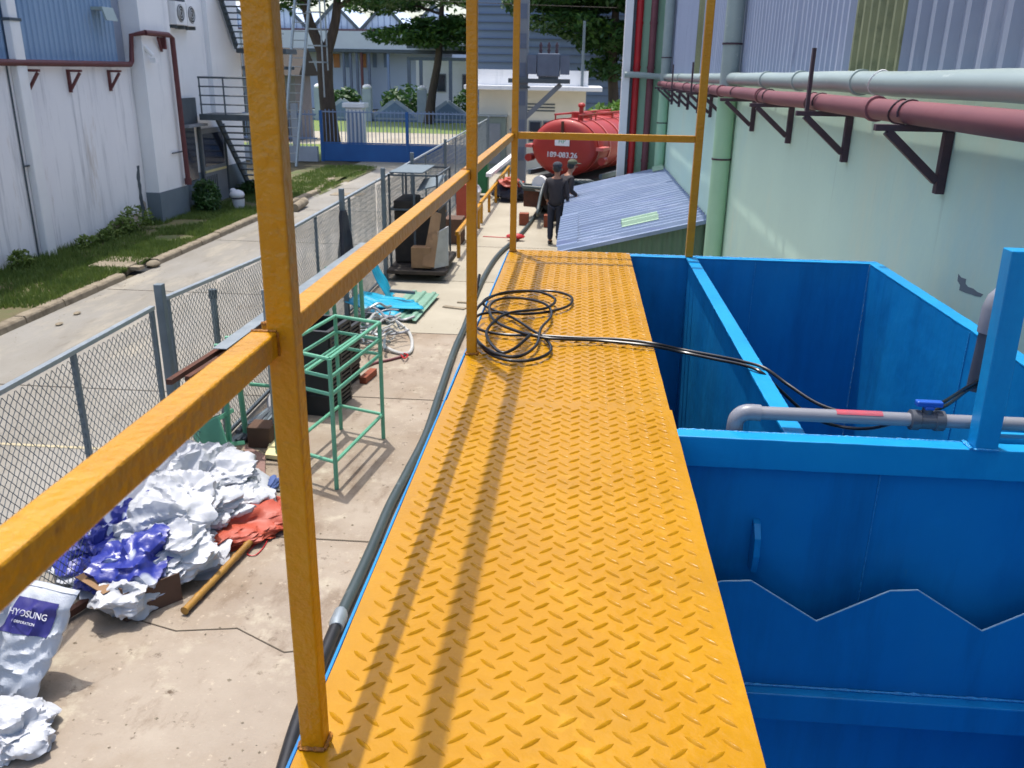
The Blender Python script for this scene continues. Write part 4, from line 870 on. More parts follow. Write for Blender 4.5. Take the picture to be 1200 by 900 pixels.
# ================================================================== BAG PILE
def crumple(c, r, seed, amp=.32, sub=4, squash=True, rz=0., fold=1.0):
    bm = bmesh.new(); bmesh.ops.create_icosphere(bm, subdivisions=sub, radius=1); o = Vector((seed*3.7, seed*1.3, seed*5.1)); cz, sz = math.cos(rz), math.sin(rz); zs = []
    rr_ = random.Random(int(seed*100)); ax = []
    for _ in range(3):
        v_ = [rr_.uniform(.25, .5), rr_.uniform(1.3, 2.0), rr_.uniform(.7, 1.3)]; rr_.shuffle(v_); ax.append(Vector(v_))
    for v in bm.verts:
        n = v.co.normalized(); wv = Vector((noise.noise(n*1.1+o), noise.noise(n*1.1+o+Vector((9, 0, 0))), noise.noise(n*1.1+o+Vector((0, 9, 0)))))
        low = noise.noise(n*1.2+o+wv*.6)
        def ridge(f, a, sh): q = Vector((n.x*a.x, n.y*a.y, n.z*a.z))*f+o+wv*sh; return (1-min(1, abs(noise.noise(q))*2.6))**2
        k = 1+amp*low*1.9+fold*(.20*ridge(1.1, ax[0], .5)+.13*ridge(2.1, ax[1], .6)+.045*ridge(3.6, ax[2], .7)-.14)+.008*noise.noise(n*14+o)
        p = Vector((n.x*r[0]*k, n.y*r[1]*k, n.z*r[2]*k)); v.co = Vector((p.x*cz-p.y*sz, p.x*sz+p.y*cz, p.z))+Vector(c)
        if v.co.z < GZ+.006: v.co.z = GZ+.006+.01*abs(noise.noise(n*9+o))
    mb = MB(); mb.v = [tuple(v.co) for v in bm.verts]; bm.verts.index_update(); mb.f = [tuple(v.index for v in f.verts) for f in bm.faces]; bm.free(); return mb
def at(px, py, h): return pz(px, py, GZ+h)
bags = [ # px, py, height, radii, material, label
 (232, 548, .32, (.30, .36, .2), 'w', 'white crumpled bag at the far top of the pile by the green stool'),
 (205, 585, .34, (.30, .34, .2), 'w', 'white bag under the yellow rail in the upper pile'),
 (262, 562, .22, (.3, .34, .17), 'w', 'bulging white bag right of the pile top'),
 (285, 583, .14, (.22, .28, .12), 'w', 'small white bag at the far right edge of the pile'),
 (225, 590, .28, (.3, .3, .18), 'w', 'white bag in the middle of the upper pile'),
 (250, 600, .16, (.28, .26, .14), 'w', 'white bag resting on the orange tarp'),
 (190, 615, .30, (.3, .3, .2), 'w', 'white bag above the blue printed bags'),
 (205, 640, .22, (.28, .3, .18), 'w', 'round gathered white bag beside the orange tarp'),
 (158, 604, .3, (.2, .26, .16), 'c', 'blue bag at the back of the pile tight under the yellow rail'),
 (122, 632, .22, (.22, .24, .14), 'c', 'deep blue bag behind the crinkled blue one'),
 (150, 620, .26, (.22, .26, .18), 'c', 'mostly blue printed bag near the yellow rail'),
 (135, 640, .18, (.24, .24, .16), 'b', 'crinkled blue bag at the left of the pile'),
 (118, 655, .12, (.24, .24, .14), 'b', 'blue and white bag at the left foot of the pile'),
 (165, 660, .2, (.3, .28, .18), 'b', 'white bag with blue print in the lower pile'),
 (188, 660, .15, (.28, .26, .15), 'w', 'pale white bag in the lower pile'),
 (212, 658, .1, (.26, .2, .12), 'w', 'smooth white bag at the right foot of the pile beside the bamboo pole'),
 (150, 690, .14, (.26, .22, .14), 'w', 'white bag spilling over the cardboard box'),
 (185, 640, .26, (.16, .18, .13), 'b', 'small blue printed bag in the middle of the pile'),
 (130, 668, .2, (.2, .2, .14), 'b', 'striped blue and white bag in front of the crinkled blue one'),
 (108, 640, .08, (.22, .3, .12), 'w', 'white bag squeezed against the chain link fence'),
]
for k, (px_, py_, h, r, mt, lab) in enumerate(bags):
    m = {'w': M_bag, 'b': M_bagb, 'c': M_bagc}[mt]
    solo(crumple(at(px_, py_, h), r, k*1.9+2, .34, 5, rz=k*1.1, fold=1.1), 'plastic_bag', m, lab, 'plastic bag', group='crumpled plastic bags in the rubbish pile', smooth=True)
solo(crumple(at(262, 612, .06), (.5, .36, .1), 55.3, .4, 5, rz=.6, fold=1.2), 'orange_tarp', M_orange, 'crumpled orange tarp sticking out under the white bags', 'tarp', smooth=True)
solo(crumple(at(312, 604, .04), (.36, .15, .07), 58.3, .4, 4, rz=-.25, fold=1.2), 'orange_tarp', M_orange, 'narrow orange tarp end stretching right behind the yellow post', 'tarp', smooth=True)
solo(crumple(at(170, 635, .02), (.55, .8, .2), 61.3, .3, 5, rz=.2, fold=.9), 'plastic_bag', M_bag, 'wide flattened white bag layer underneath the whole pile', 'plastic bag', group='crumpled plastic bags in the rubbish pile', smooth=True)
bp = thing('bamboo_pole', 'old yellow bamboo pole lying on the yard beside the bag pile', 'pole', (-2.6, 5.6, GZ))
a, b = at(216, 716, .04), at(314, 613, .06); n = 14
rad = []; pts = []
for i in range(n*4+1):
    f = i/(n*4); pts.append(a.lerp(b, f)); rad.append(.026+(.005 if i % 8 == 0 else 0))
build(MB().tube(pts, .025, 10, True, rad), 'cane', M_bamboo, bp, smooth=True)
solo(MB().tube(spline([at(312, 612, .05), at(318, 622, .01), at(306, 632, .01), at(290, 648, .01), at(300, 650, .01), at(312, 636, .01), at(316, 618, .04)], 8), .005, 5), 'twine', M_red, 'thin red cord looped at the far end of the bamboo pole', 'cord')
# cardboard box under the bags
cb = thing('cardboard_box', 'torn brown cardboard box at the near foot of the bag pile', 'box', (-3.1, 4.95, GZ))
def wallp(a, b, z0_, z1_, nm='box_side', m=M_cardd): build(MB().bar(((a[0]+0), a[1], (z0_+z1_)/2), (b[0], b[1], (z0_+z1_)/2), .008, z1_-z0_), nm, m, cb)
wallp((-3.36, 5.02), (-2.98, 4.82), GZ, GZ+.26); wallp((-2.98, 4.815), (-2.72, 5.12), GZ, GZ+.22); wallp((-3.37, 5.03), (-3.2, 5.35), GZ, GZ+.26)
build(MB().bar((-3.33, 4.97, GZ+.27), (-3.05, 4.82, GZ+.25), .13, .006), 'box_flap', M_card, cb)
solo(MB().bar((-3.45, 4.6, GZ+.05), (-3.1, 5.5, GZ+.08), .05, .05), 'dark_batten', M_rust, 'dark wooden batten between the sack and the cardboard box', 'batten')
# big white sack with print
def wrk(u, v): return .03*noise.noise(Vector((u*4, v*3, 2)))+.03*(1-min(1, abs(noise.noise(Vector((u*5+v*3, v*5-u*2, 6))))*3))**2*min(1, v*4)+.006*noise.noise(Vector((u*22, v*16, 4)))
sk = thing('woven_sack', 'large white woven sack with blue label leaning by the fence at lower left', 'sack', (-3.2, 4.1, GZ))
TL, TR, BR, BL = pz(48, 678, -2.0), pz(94, 692, -2.02), pz(58, 800, -2.59), pz(-66, 780, -2.59)
BR = pz(38, 830, -2.59); BL = pz(-75, 800, -2.59); TL = pz(-10, 668, -1.98)
mb = MB(); n = 44; vs = []; nrm = (TR-TL).cross(BL-TL).normalized(); nrm = nrm if nrm.y < 0 else -nrm
for side in (1, -1):
    for i in range(n+1):
        for q in range(n+1):
            u, v = i/n, q/n; p = TL.lerp(TR, u).lerp(BL.lerp(BR, u), v)
            bulge = .12*(max(0, (u*(1-u)*4))**.5)*(max(0, v*(1.06-v)*3.6))**.6
            wr = wrk(u, v)
            p = p+nrm*(side*bulge+wr); p.z = max(p.z, GZ+.004); vs.append(p)
m1_ = (n+1)**2
fs = [(i*(n+1)+q, i*(n+1)+q+1, (i+1)*(n+1)+q+1, (i+1)*(n+1)+q) for i in range(n) for q in range(n)]
mb.add(vs, fs+[tuple(m1_+x for x in reversed(f)) for f in fs])
skb = build(mb, 'sack_body', M_sack, sk, smooth=True)
def onsack(u, v, off=.006):
    p = TL.lerp(TR, u).lerp(BL.lerp(BR, u), v); bulge = .12*((u*(1-u)*4))**.5*(v*(1.06-v)*3.6)**.6
    return p+nrm*(bulge+wrk(u, v)+off)
build(MB().tube([onsack(f/20, .035, .004) for f in range(21)], .004, 5), 'stitched_seam', M_hyd, skb)
mb = MB(); n = 16; vs = [onsack(.52+.40*i/n, .13+.29*q/n) for i in range(n+1) for q in range(n+1)]
mb.add(vs, [(i*(n+1)+q, i*(n+1)+q+1, (i+1)*(n+1)+q+1, (i+1)*(n+1)+q) for i in range(n) for q in range(n)]); build(mb, 'printed_label', M_navy, skb, smooth=True)
def frame(c, xd, zd):
    X = xd.normalized(); Z = zd.normalized(); Y = Z.cross(X).normalized(); X = Y.cross(Z)
    return Matrix(((X.x, Y.x, Z.x, c.x), (X.y, Y.y, Z.y, c.y), (X.z, Y.z, Z.z, c.z), (0, 0, 0, 1)))
text_mesh('HYOSUNG', .055, 'label_text', M_wtext, skb, frame(onsack(.72, .25, .036), onsack(.9, .45)-onsack(.6, .45), nrm))
text_mesh('CORPORATION', .022, 'label_text', M_wtext, skb, frame(onsack(.72, .32, .036), onsack(.9, .5)-onsack(.6, .5), nrm))
text_mesh('SODA LIGHT', .06, 'printed_text', M_ink, skb, frame(onsack(.36, .42, .036), onsack(.46, .35)-onsack(.4, .75), nrm))
solo(crumple(pz(8, 860, GZ+.05), (.22, .2, .13), 71.7, .35, 5, fold=1.2), 'plastic_bag', M_bag, 'pale bluish white bag at the bottom left corner below the sack', 'plastic bag', smooth=True)
# things behind the pile
stl = thing('plastic_stool', 'green plastic stool lying on its side behind the white bags', 'stool', (-3.3, 7.6, GZ))
sc0 = at(262, 522, .05)
W = Matrix.Translation(sc0+Vector((0.02, -.05, .17))) @ Matrix.Rotation(R(75), 4, 'X') @ Matrix.Rotation(R(20), 4, 'Z')
def loc(mb, name, m, par, **k): mb.v = [tuple(W @ Vector(p)) for p in mb.v]; return build(mb, name, m, par, **k)
loc(MB().box(-.15, .15, -.15, .15, .28, .31), 'seat', M_mint, stl, bevel=.01)
for a, b in ((-1, -1), (1, -1), (1, 1), (-1, 1)): loc(MB().bar((a*.17, b*.17, 0), (a*.13, b*.13, .28), .04, .04), 'leg', M_mint, stl, bevel=.004)
loc(MB().bar((-.16, -.16, .06), (.16, -.16, .06), .015, .05).bar((-.16, .16, .06), (.16, .16, .06), .015, .05).bar((-.16, -.16, .2), (.16, -.16, .2), .015, .09), 'stretcher', M_mint, stl)
solo(MB().box(-3.22, -2.98, 7.75, 7.98, GZ+.002, GZ+.22), 'dark_box', M_cardd, 'small dark brown box behind the boards', 'box', bevel=.006)
solo(MB().prism([at(287, 524, .01), at(311, 537, .01), at(311, 570, .01), at(286, 560, .01)], (0, 0, .03)), 'ribbed_board', M_wood, 'pinkish ribbed board lying beside the white bags', 'board')
solo(MB().prism([at(318, 518, .02), at(334, 523, .02), at(336, 540, .02), at(311, 537, .02)], (0, 0, .04)), 'cream_board', M_cream2, 'cream board with dark underside near the upright pipe', 'board')
solo(crumple(at(312, 572, .04), (.1, .26, .05), 81, .3, 4), 'blue_cloth', M_denim, 'blue cloth beside the ribbed board and white bags', 'cloth', smooth=True)
solo(MB().ellipsoid(at(327, 574, .015), (.03, .03, .015), 8, 5), 'paint_tin_top', M_crate, 'small black lid on the concrete near the yellow post', 'lid', smooth=True)
pg = 'grey pipes and bars heaped against the fence'
for k in range(9):
    a_ = Vector((-3.4+.05*(k % 5), 7.75+.04*k, GZ+.04+.035*(k//3))); b_ = Vector((-3.15+.07*(k % 4), 9.6+.1*(k % 3), GZ+.1+.05*(k % 5)))
    solo(MB().tube([a_, b_], .03 if k % 2 else .022, 8) if k % 3 else MB().bar(a_, b_, .07, .03), 'loose_pipe', (M_galvd, M_steel, M_pvcd)[k % 3], ['widest flat bar in the grey heap by the fence', 'thick grey pipe low in the heap by the fence', 'thin dark pipe low in the heap by the fence', 'flat bar in the middle of the grey heap', 'thick pipe in the middle of the grey heap', 'thin dark pipe in the middle of the grey heap', 'flat bar on top of the grey heap', 'thick grey pipe on top of the heap', 'thin dark pipe on top of the heap'][k], 'pipe', group=pg, smooth=True)
crv = MB().tube(spline([(-3.0, 8.2, GZ+.02), (-2.9, 8.6, GZ+.25), (-3.1, 9.0, GZ+.32), (-3.3, 8.7, GZ+.2), (-3.15, 8.3, GZ+.03)], 8), .03, 8)
solo(crv, 'bent_hose', M_pvcd, 'bent dark grey hose arching over the pipe heap', 'hose', smooth=True)

# ================================================================== CAGED CART
ct = thing('caged_cart', 'grimy dark caged cart loaded with cardboard beside the fence', 'cart', (-2.95, 16.3, GZ))
x0, x1, y0, y1, zt = -3.42, -2.45, 15.55, 17.1, -.72
build(MB().box(x0, x1+.05, y0, y1, GZ+.12, GZ+.22), 'base', M_grime, ct, bevel=.01)
for x, y in ((x0+.1, y0+.15), (x1-.1, y0+.15), (x0+.1, y1-.15), (x1-.1, y1-.15)): build(MB().tube([(x-.04, y, GZ+.07), (x+.04, y, GZ+.07)], .068, 12), 'wheel', M_blk, ct, smooth=True)
for x, y in ((x0, y0), (x1-.1, y0), (x0, y1), (x1-.1, y1), (x0+.45, y0)): build(MB().box(x, x+.035, y, y+.035, GZ+.22, zt), 'cage_post', M_steel, ct)
for z in (zt-.02, -1.35):
    for a, b in (((x0, y0+.017), (x1-.08, y0+.017)), ((x0, y1+.017), (x1-.08, y1+.017)), ((x0+.017, y0), (x0+.017, y1)), ((x1-.083, y0), (x1-.083, y1))): build(MB().bar((*a, z), (*b, z), .03, .03), 'cage_rail', M_steel, ct)
build(MB().box(x0+.02, x0+.62, y0+.05, y1-.1, zt+.01, zt+.03), 'top_tray', M_galvd, ct)
build(MB().box(x0+.04, x1-.15, y0+.25, y1-.05, GZ+.23, -1.4), 'machine_body', M_grime, ct, bevel=.03)
build(MB().box(x0+.06, x0+.4, y0+.12, y1-.5, -1.38, -1.2), 'machine_top', M_grime, ct, bevel=.03)
mb = MB()
for k in range(14): mb.box(x0+.4+k*.035, x0+.404+k*.035, y1+.016, y1+.02, -1.35, zt)
build(mb, 'cage_wires', M_wire, ct)
def cbox(x0, x1, y0, y1, z0_, z1_, label, m=M_card, rz=0): return solo(MB().box(x0, x1, y0, y1, z0_, z1_), 'cardboard_box', m, label, 'box', group='cardboard boxes on the cart', bevel=.006)
cbox(-2.98, -2.62, 15.3, 15.53, GZ+.24, GZ+.62, 'squat cardboard box low on the front of the cart')
solo(MB().prism([(-2.78, 15.26, GZ+.3), (-2.55, 15.22, GZ+.28), (-2.45, 15.5, GZ+1.2), (-2.62, 15.5, GZ+1.25)], (.0, .03, .0)), 'torn_cardboard', M_card, 'tall torn cardboard panel leaning on the right of the cart', 'cardboard')
solo(MB().prism([(-2.55, 15.24, GZ+.26), (-2.36, 15.5, GZ+.26), (-2.38, 15.7, GZ+.95), (-2.5, 15.4, GZ+.9)], (.03, .03, .0)), 'torn_cardboard', M_scrap, 'pale crumpled sheet hanging on the right corner of the cart', 'sheet')
build(MB().box(x0, x1+.12, 15.2, y0-.002, GZ+.14, GZ+.21), 'front_fork', M_grime, ct, bevel=.01)
solo(MB().prism([(-2.9, 15.6, -1.02), (-2.52, 15.6, -.92), (-2.48, 16.3, -.8), (-2.9, 16.3, -.9)], (0, 0, .02)), 'pale_sheet', M_galvd, 'pale sheet lying slanted on top of the cart cage', 'sheet')
cbox(-2.95, -2.55, 19.0, 19.6, GZ+.003, GZ+.55, 'brown box on the ground beyond the caged cart', M_cardd)
# ================================================================== YELLOW BARRIERS, clutter beyond
BG = 'low yellow barrier rails beside the fence'
for k, (y0, y1, lab) in enumerate(((17.3, 21.4, 'nearest low yellow barrier beyond the caged cart'), (21.7, 26.0, 'middle low yellow barrier between the railing posts'), (26.4, 31.0, 'farthest low yellow barrier near the tanker'))):
    x = -2.42-.02*k; t_ = thing('low_barrier', lab, 'barrier', (x, (y0+y1)/2, GZ), group=BG)
    build(MB().box(x-.04, x+.04, y0, y1, GZ+.5, GZ+.58), 'rail', M_yel, t_, bevel=.01)
    for f in (.06, .5, .94):
        y = y0+(y1-y0)*f; build(MB().box(x-.035, x+.035, y-.035, y+.035, GZ, GZ+.499), 'leg', M_yel, t_)
solo(MB().tube([(-3.0, 17.0, GZ+.75), (-2.72, 17.6, GZ+.95)], .05, 8), 'yellow_tube', M_yel, 'short bent yellow tube sticking out right of the cart', 'tube', smooth=True)
def pxbox(px0, px1, pyb, h, dep, m, name, label, cat):
    a = pz(px0, pyb); b = pz(px1, pyb); y = min(a.y, b.y); return solo(MB().box(a.x, b.x, y, y+dep, GZ+.003, GZ+h), name, m, label, cat, bevel=.02)
solo(MB().box(-3.15, -2.75, 22.4, 23.0, GZ+.003, GZ+.9), 'orange_board', M_orange, 'orange panel standing between the yellow barrier and fence', 'panel', bevel=.01)
mb = MB(); 
for k in range(1): mb.box(-3.35, -2.85, 26.8, 27.2, GZ+.003, GZ+1.1)
bn = thing('green_bin', 'green wheeled bin near the far fence', 'bin', (-3.0, 27, GZ))
build(MB().box(-3.3, -2.8, 26.8, 27.3, GZ+.12, GZ+1.1), 'bin_body', mat('bin_green', (30, 120, 70), (24, 100, 58), rough=.5), bn, bevel=.03)
build(MB().box(-3.33, -2.77, 26.77, 27.35, GZ+1.101, GZ+1.16), 'bin_lid', M_steel, bn, bevel=.02)
for x in (-3.25, -2.85): build(MB().tube([(x-.03, 27.25, GZ+.09), (x+.03, 27.25, GZ+.09)], .085, 10), 'wheel', M_blk, bn)
solo(crumple((-3.05, 24.6, GZ+.3), (.3, .6, .35), 91, .3, 4), 'white_bundle', M_bag, 'white plastic bundle between the fence and barrier', 'bundle', smooth=True)
solo(crumple((-2.0, 26.5, GZ+.2), (.5, .7, .28), 93, .35, 4), 'dark_bundle', M_trou, 'dark blue bundle on the ground left of the tanker', 'bundle', smooth=True)
solo(crumple((-2.0, 26.2, GZ+.55), (.35, .35, .15), 94, .35, 4), 'red_cloth', M_orange, 'reddish cloth thrown on the dark bundle', 'cloth', smooth=True)
solo(MB().bar((-2.6, 25.2, GZ+.85), (-2.25, 30.5, GZ+1.0), .16, .1), 'white_channel', M_white, 'white channel lying over the far barrier', 'channel')
gc = thing('grey_cabinet', 'green-grey metal cabinet at the end of the fence', 'cabinet', (-3.3, 34, GZ))
build(MB().box(-4.0, -2.9, 34.3, 34.9, GZ, -.55), 'casing', mat('cabinet', (120, 132, 124), (104, 116, 110), rough=.6), gc, bevel=.02); build(MB().box(-4.05, -2.85, 34.25, 34.95, -.549, -.5), 'cap', M_galv, gc)
build(MB().box(-3.8, -3.1, 34.27, 34.298, GZ+.3, -.8), 'door', M_gdoor, gc)

# ================================================================== TANKER TRUCK
tk = thing('tanker_truck', 'red tanker truck parked with its rear to the yard', 'truck', (-.43, 22.9, GZ), rz=-R(21))
RXx, RZz, zc = .89, .70, 1.84; Lt = 4.6
def ell(y, k=1.0, n=40): return [(RXx*k*math.cos(2*math.pi*i/n), y, zc+RZz*k*math.sin(2*math.pi*i/n)) for i in range(n)]
def loft(rings):
    mb = MB(); n = len(rings[0]); vs = [p for r in rings for p in r]
    return mb.add(vs, [(i*n+k, i*n+(k+1) % n, (i+1)*n+(k+1) % n, (i+1)*n+k) for i in range(len(rings)-1) for k in range(n)]+[tuple(range(n)), tuple((len(rings)-1)*n+k for k in range(n-1, -1, -1))])
body = build(loft([ell(-.1, .55), ell(-.07, .8), ell(-.02, .95), ell(.05, 1), ell(Lt, 1), ell(Lt+.08, .93), ell(Lt+.14, .7)]), 'tank_barrel', M_truck, tk, local=True, smooth=True)
for y in (.12, 1.0, 1.9, 2.8, 3.7, 4.5): build(loft([ell(y-.03, 1.0), ell(y-.03, 1.035), ell(y+.03, 1.035), ell(y+.03, 1.0)]), 'tank_band', M_truckd if y > .2 else M_truck, body, local=True, smooth=True)
mb = MB()
for x in (-.32, .32): mb.tube([(x, .1, zc+RZz+.1), (x, Lt-.2, zc+RZz+.1)], .025, 6)
for y in (.15, 1.4, 2.7, 4.2):
    for x in (-.32, .32): mb.tube([(x, y, zc+RZz-.06), (x, y, zc+RZz+.1)], .02, 6)
build(mb, 'top_rail', M_truck, tk, local=True)
build(MB().tube([(0, 1.2, zc+RZz-.02), (0, 1.2, zc+RZz+.14)], .28, 16).tube([(0, 3.0, zc+RZz-.02), (0, 3.0, zc+RZz+.1)], .25, 16), 'manhole', M_truck, tk, local=True, smooth=True)
build(MB().tube([(.25, .5, zc+RZz-.05), (.25, .5, zc+RZz+.3)], .06, 10).ellipsoid((.25, .5, zc+RZz+.33), (.1, .1, .07), 10, 6), 'vent_valve', M_truck, tk, local=True, smooth=True)
for sgn in (-1, 1):
    build(MB().box(sgn*.98-.1, sgn*.98+.1, -.02, .5, zc-.04, zc+.04), 'hose_tray', M_truckd, tk, local=True)
    build(MB().tube([(sgn*1.02, .05, zc-.3), (sgn*1.02, .3, zc-.3)], .1, 12), 'side_lamp_pod', M_truck, tk, local=True, smooth=True)
    build(MB().box(sgn*1.0-.04, sgn*1.0+.04, .1, Lt, 1.1, 1.22), 'side_rail', M_galvd, tk, local=True)
pl = build(MB().box(-.2, .2, -.135, -.11, zc+.05, zc+.27), 'rear_plate', M_white, tk, local=True, bevel=.005)
build(MB().box(-.03, .03, -.16, -.1, zc+.3, zc+RZz-.05), 'rear_hinge', M_rust, tk, local=True)
Wt = WM[tk.name] @ Matrix.Translation((0, -.137, zc+.16)) @ Matrix.Rotation(R(90), 4, 'X'); text_mesh('HP', .16, 'plate_text', M_mint, pl, Wt)
Wt = WM[tk.name] @ Matrix.Translation((0, -.115, zc-.18)) @ Matrix.Rotation(R(90), 4, 'X'); text_mesh('189-083.26', .19, 'rear_text', M_wtext, body, Wt, ext=.02)
build(MB().box(-.42, .42, .3, 7.4, .82, 1.02), 'chassis', M_grime, tk, local=True)
build(MB().tube([(-1.05, -.35, .95), (-.85, -.55, .85), (.6, -.55, .85), (.95, -.35, .95)], .05, 8).box(-1.0, 1.0, -.3, -.2, .72, .9), 'rear_bumper', M_hose, tk, local=True, smooth=True)
for sgn in (-1, 1):
    w_ = build(MB().tube([(sgn*.98-.13, 1.1, .48), (sgn*.98+.13, 1.1, .48)], .48, 24), 'wheel', M_blk, tk, local=True, bevel=.03); build(MB().tube([(sgn*.98-.14, 1.1, .48), (sgn*.98+.14, 1.1, .48)], .24, 16), 'rim', M_galv, w_, local=True)
    w_ = build(MB().tube([(sgn*.98-.13, 5.9, .48), (sgn*.98+.13, 5.9, .48)], .48, 24), 'wheel', M_blk, tk, local=True, bevel=.03); build(MB().tube([(sgn*.98-.14, 5.9, .48), (sgn*.98+.14, 5.9, .48)], .24, 16), 'rim', M_galv, w_, local=True)
build(MB().box(-.8, .8, .15, 4.8, .45, 1.08), 'underbody', M_grime, tk, local=True, bevel=.03)
build(MB().box(-1.0, -.55, -.25, .6, .3, .85), 'tool_box', M_rust, tk, local=True, bevel=.02)
build(MB().tube([(.3, -.1, .7), (.3, -.45, .7)], .22, 14).box(.05, .6, -.3, .1, .35, .6), 'pump', M_grime, tk, local=True, smooth=True)
cab = build(MB().prism([(-1.05, 5.1, .7), (-1.05, 7.0, .7), (-1.05, 7.0, 1.6), (-1.05, 6.75, 2.5), (-1.05, 5.1, 2.55)], (2.1, 0, 0)), 'cab', M_trou, tk, local=True, bevel=.05)
build(MB().box(1.051, 1.06, 5.6, 6.6, 1.6, 2.3), 'cab_window', M_glass, cab, local=True)
mb = MB()
for z in (.55, .75, .95): mb.bar((1.05, 1.8, z), (1.05, 4.6, z), .04, .05)
for y in (1.8, 2.8, 3.7, 4.6): mb.bar((1.05, y, .5), (1.05, y, 1.0), .04, .04)
build(mb, 'side_guard', M_galv, tk, local=True)
build(MB().tube([(-.45, -.5, .95), (-.45, -.35, .95)], .2, 16), 'pump_cover', M_white, tk, local=True, smooth=True)
hz = MB()
for k in range(4):
    c = Vector((.55+.1*k, -.62+.05*k, .8)); hz.tube([c+Vector((.34*math.cos(R(i*20)), .06*math.sin(R(i*40)), .3*math.sin(R(i*20)))) for i in range(19)], .05, 7)
build(hz, 'coiled_hose', M_hose, tk, local=True, smooth=True)
solo(crumple((-.3, 22.0, GZ+.35), (.35, .3, .38), 97, .3, 4), 'grimy_canister', M_grime, 'dark grimy bundle at the rear of the tanker behind the workers', 'bundle', smooth=True)
for k, (x, y) in enumerate(((-1.35, 21.9), (-.72, 21.7))):
    solo(MB().box(x-.12, x+.12, y-.12, y+.12, GZ+.003, GZ+.3), 'clay_block', M_brick, ('clay block left of the hose behind the tanker', 'clay block right of the hose beside the dark worker')[k], 'block', bevel=.01)

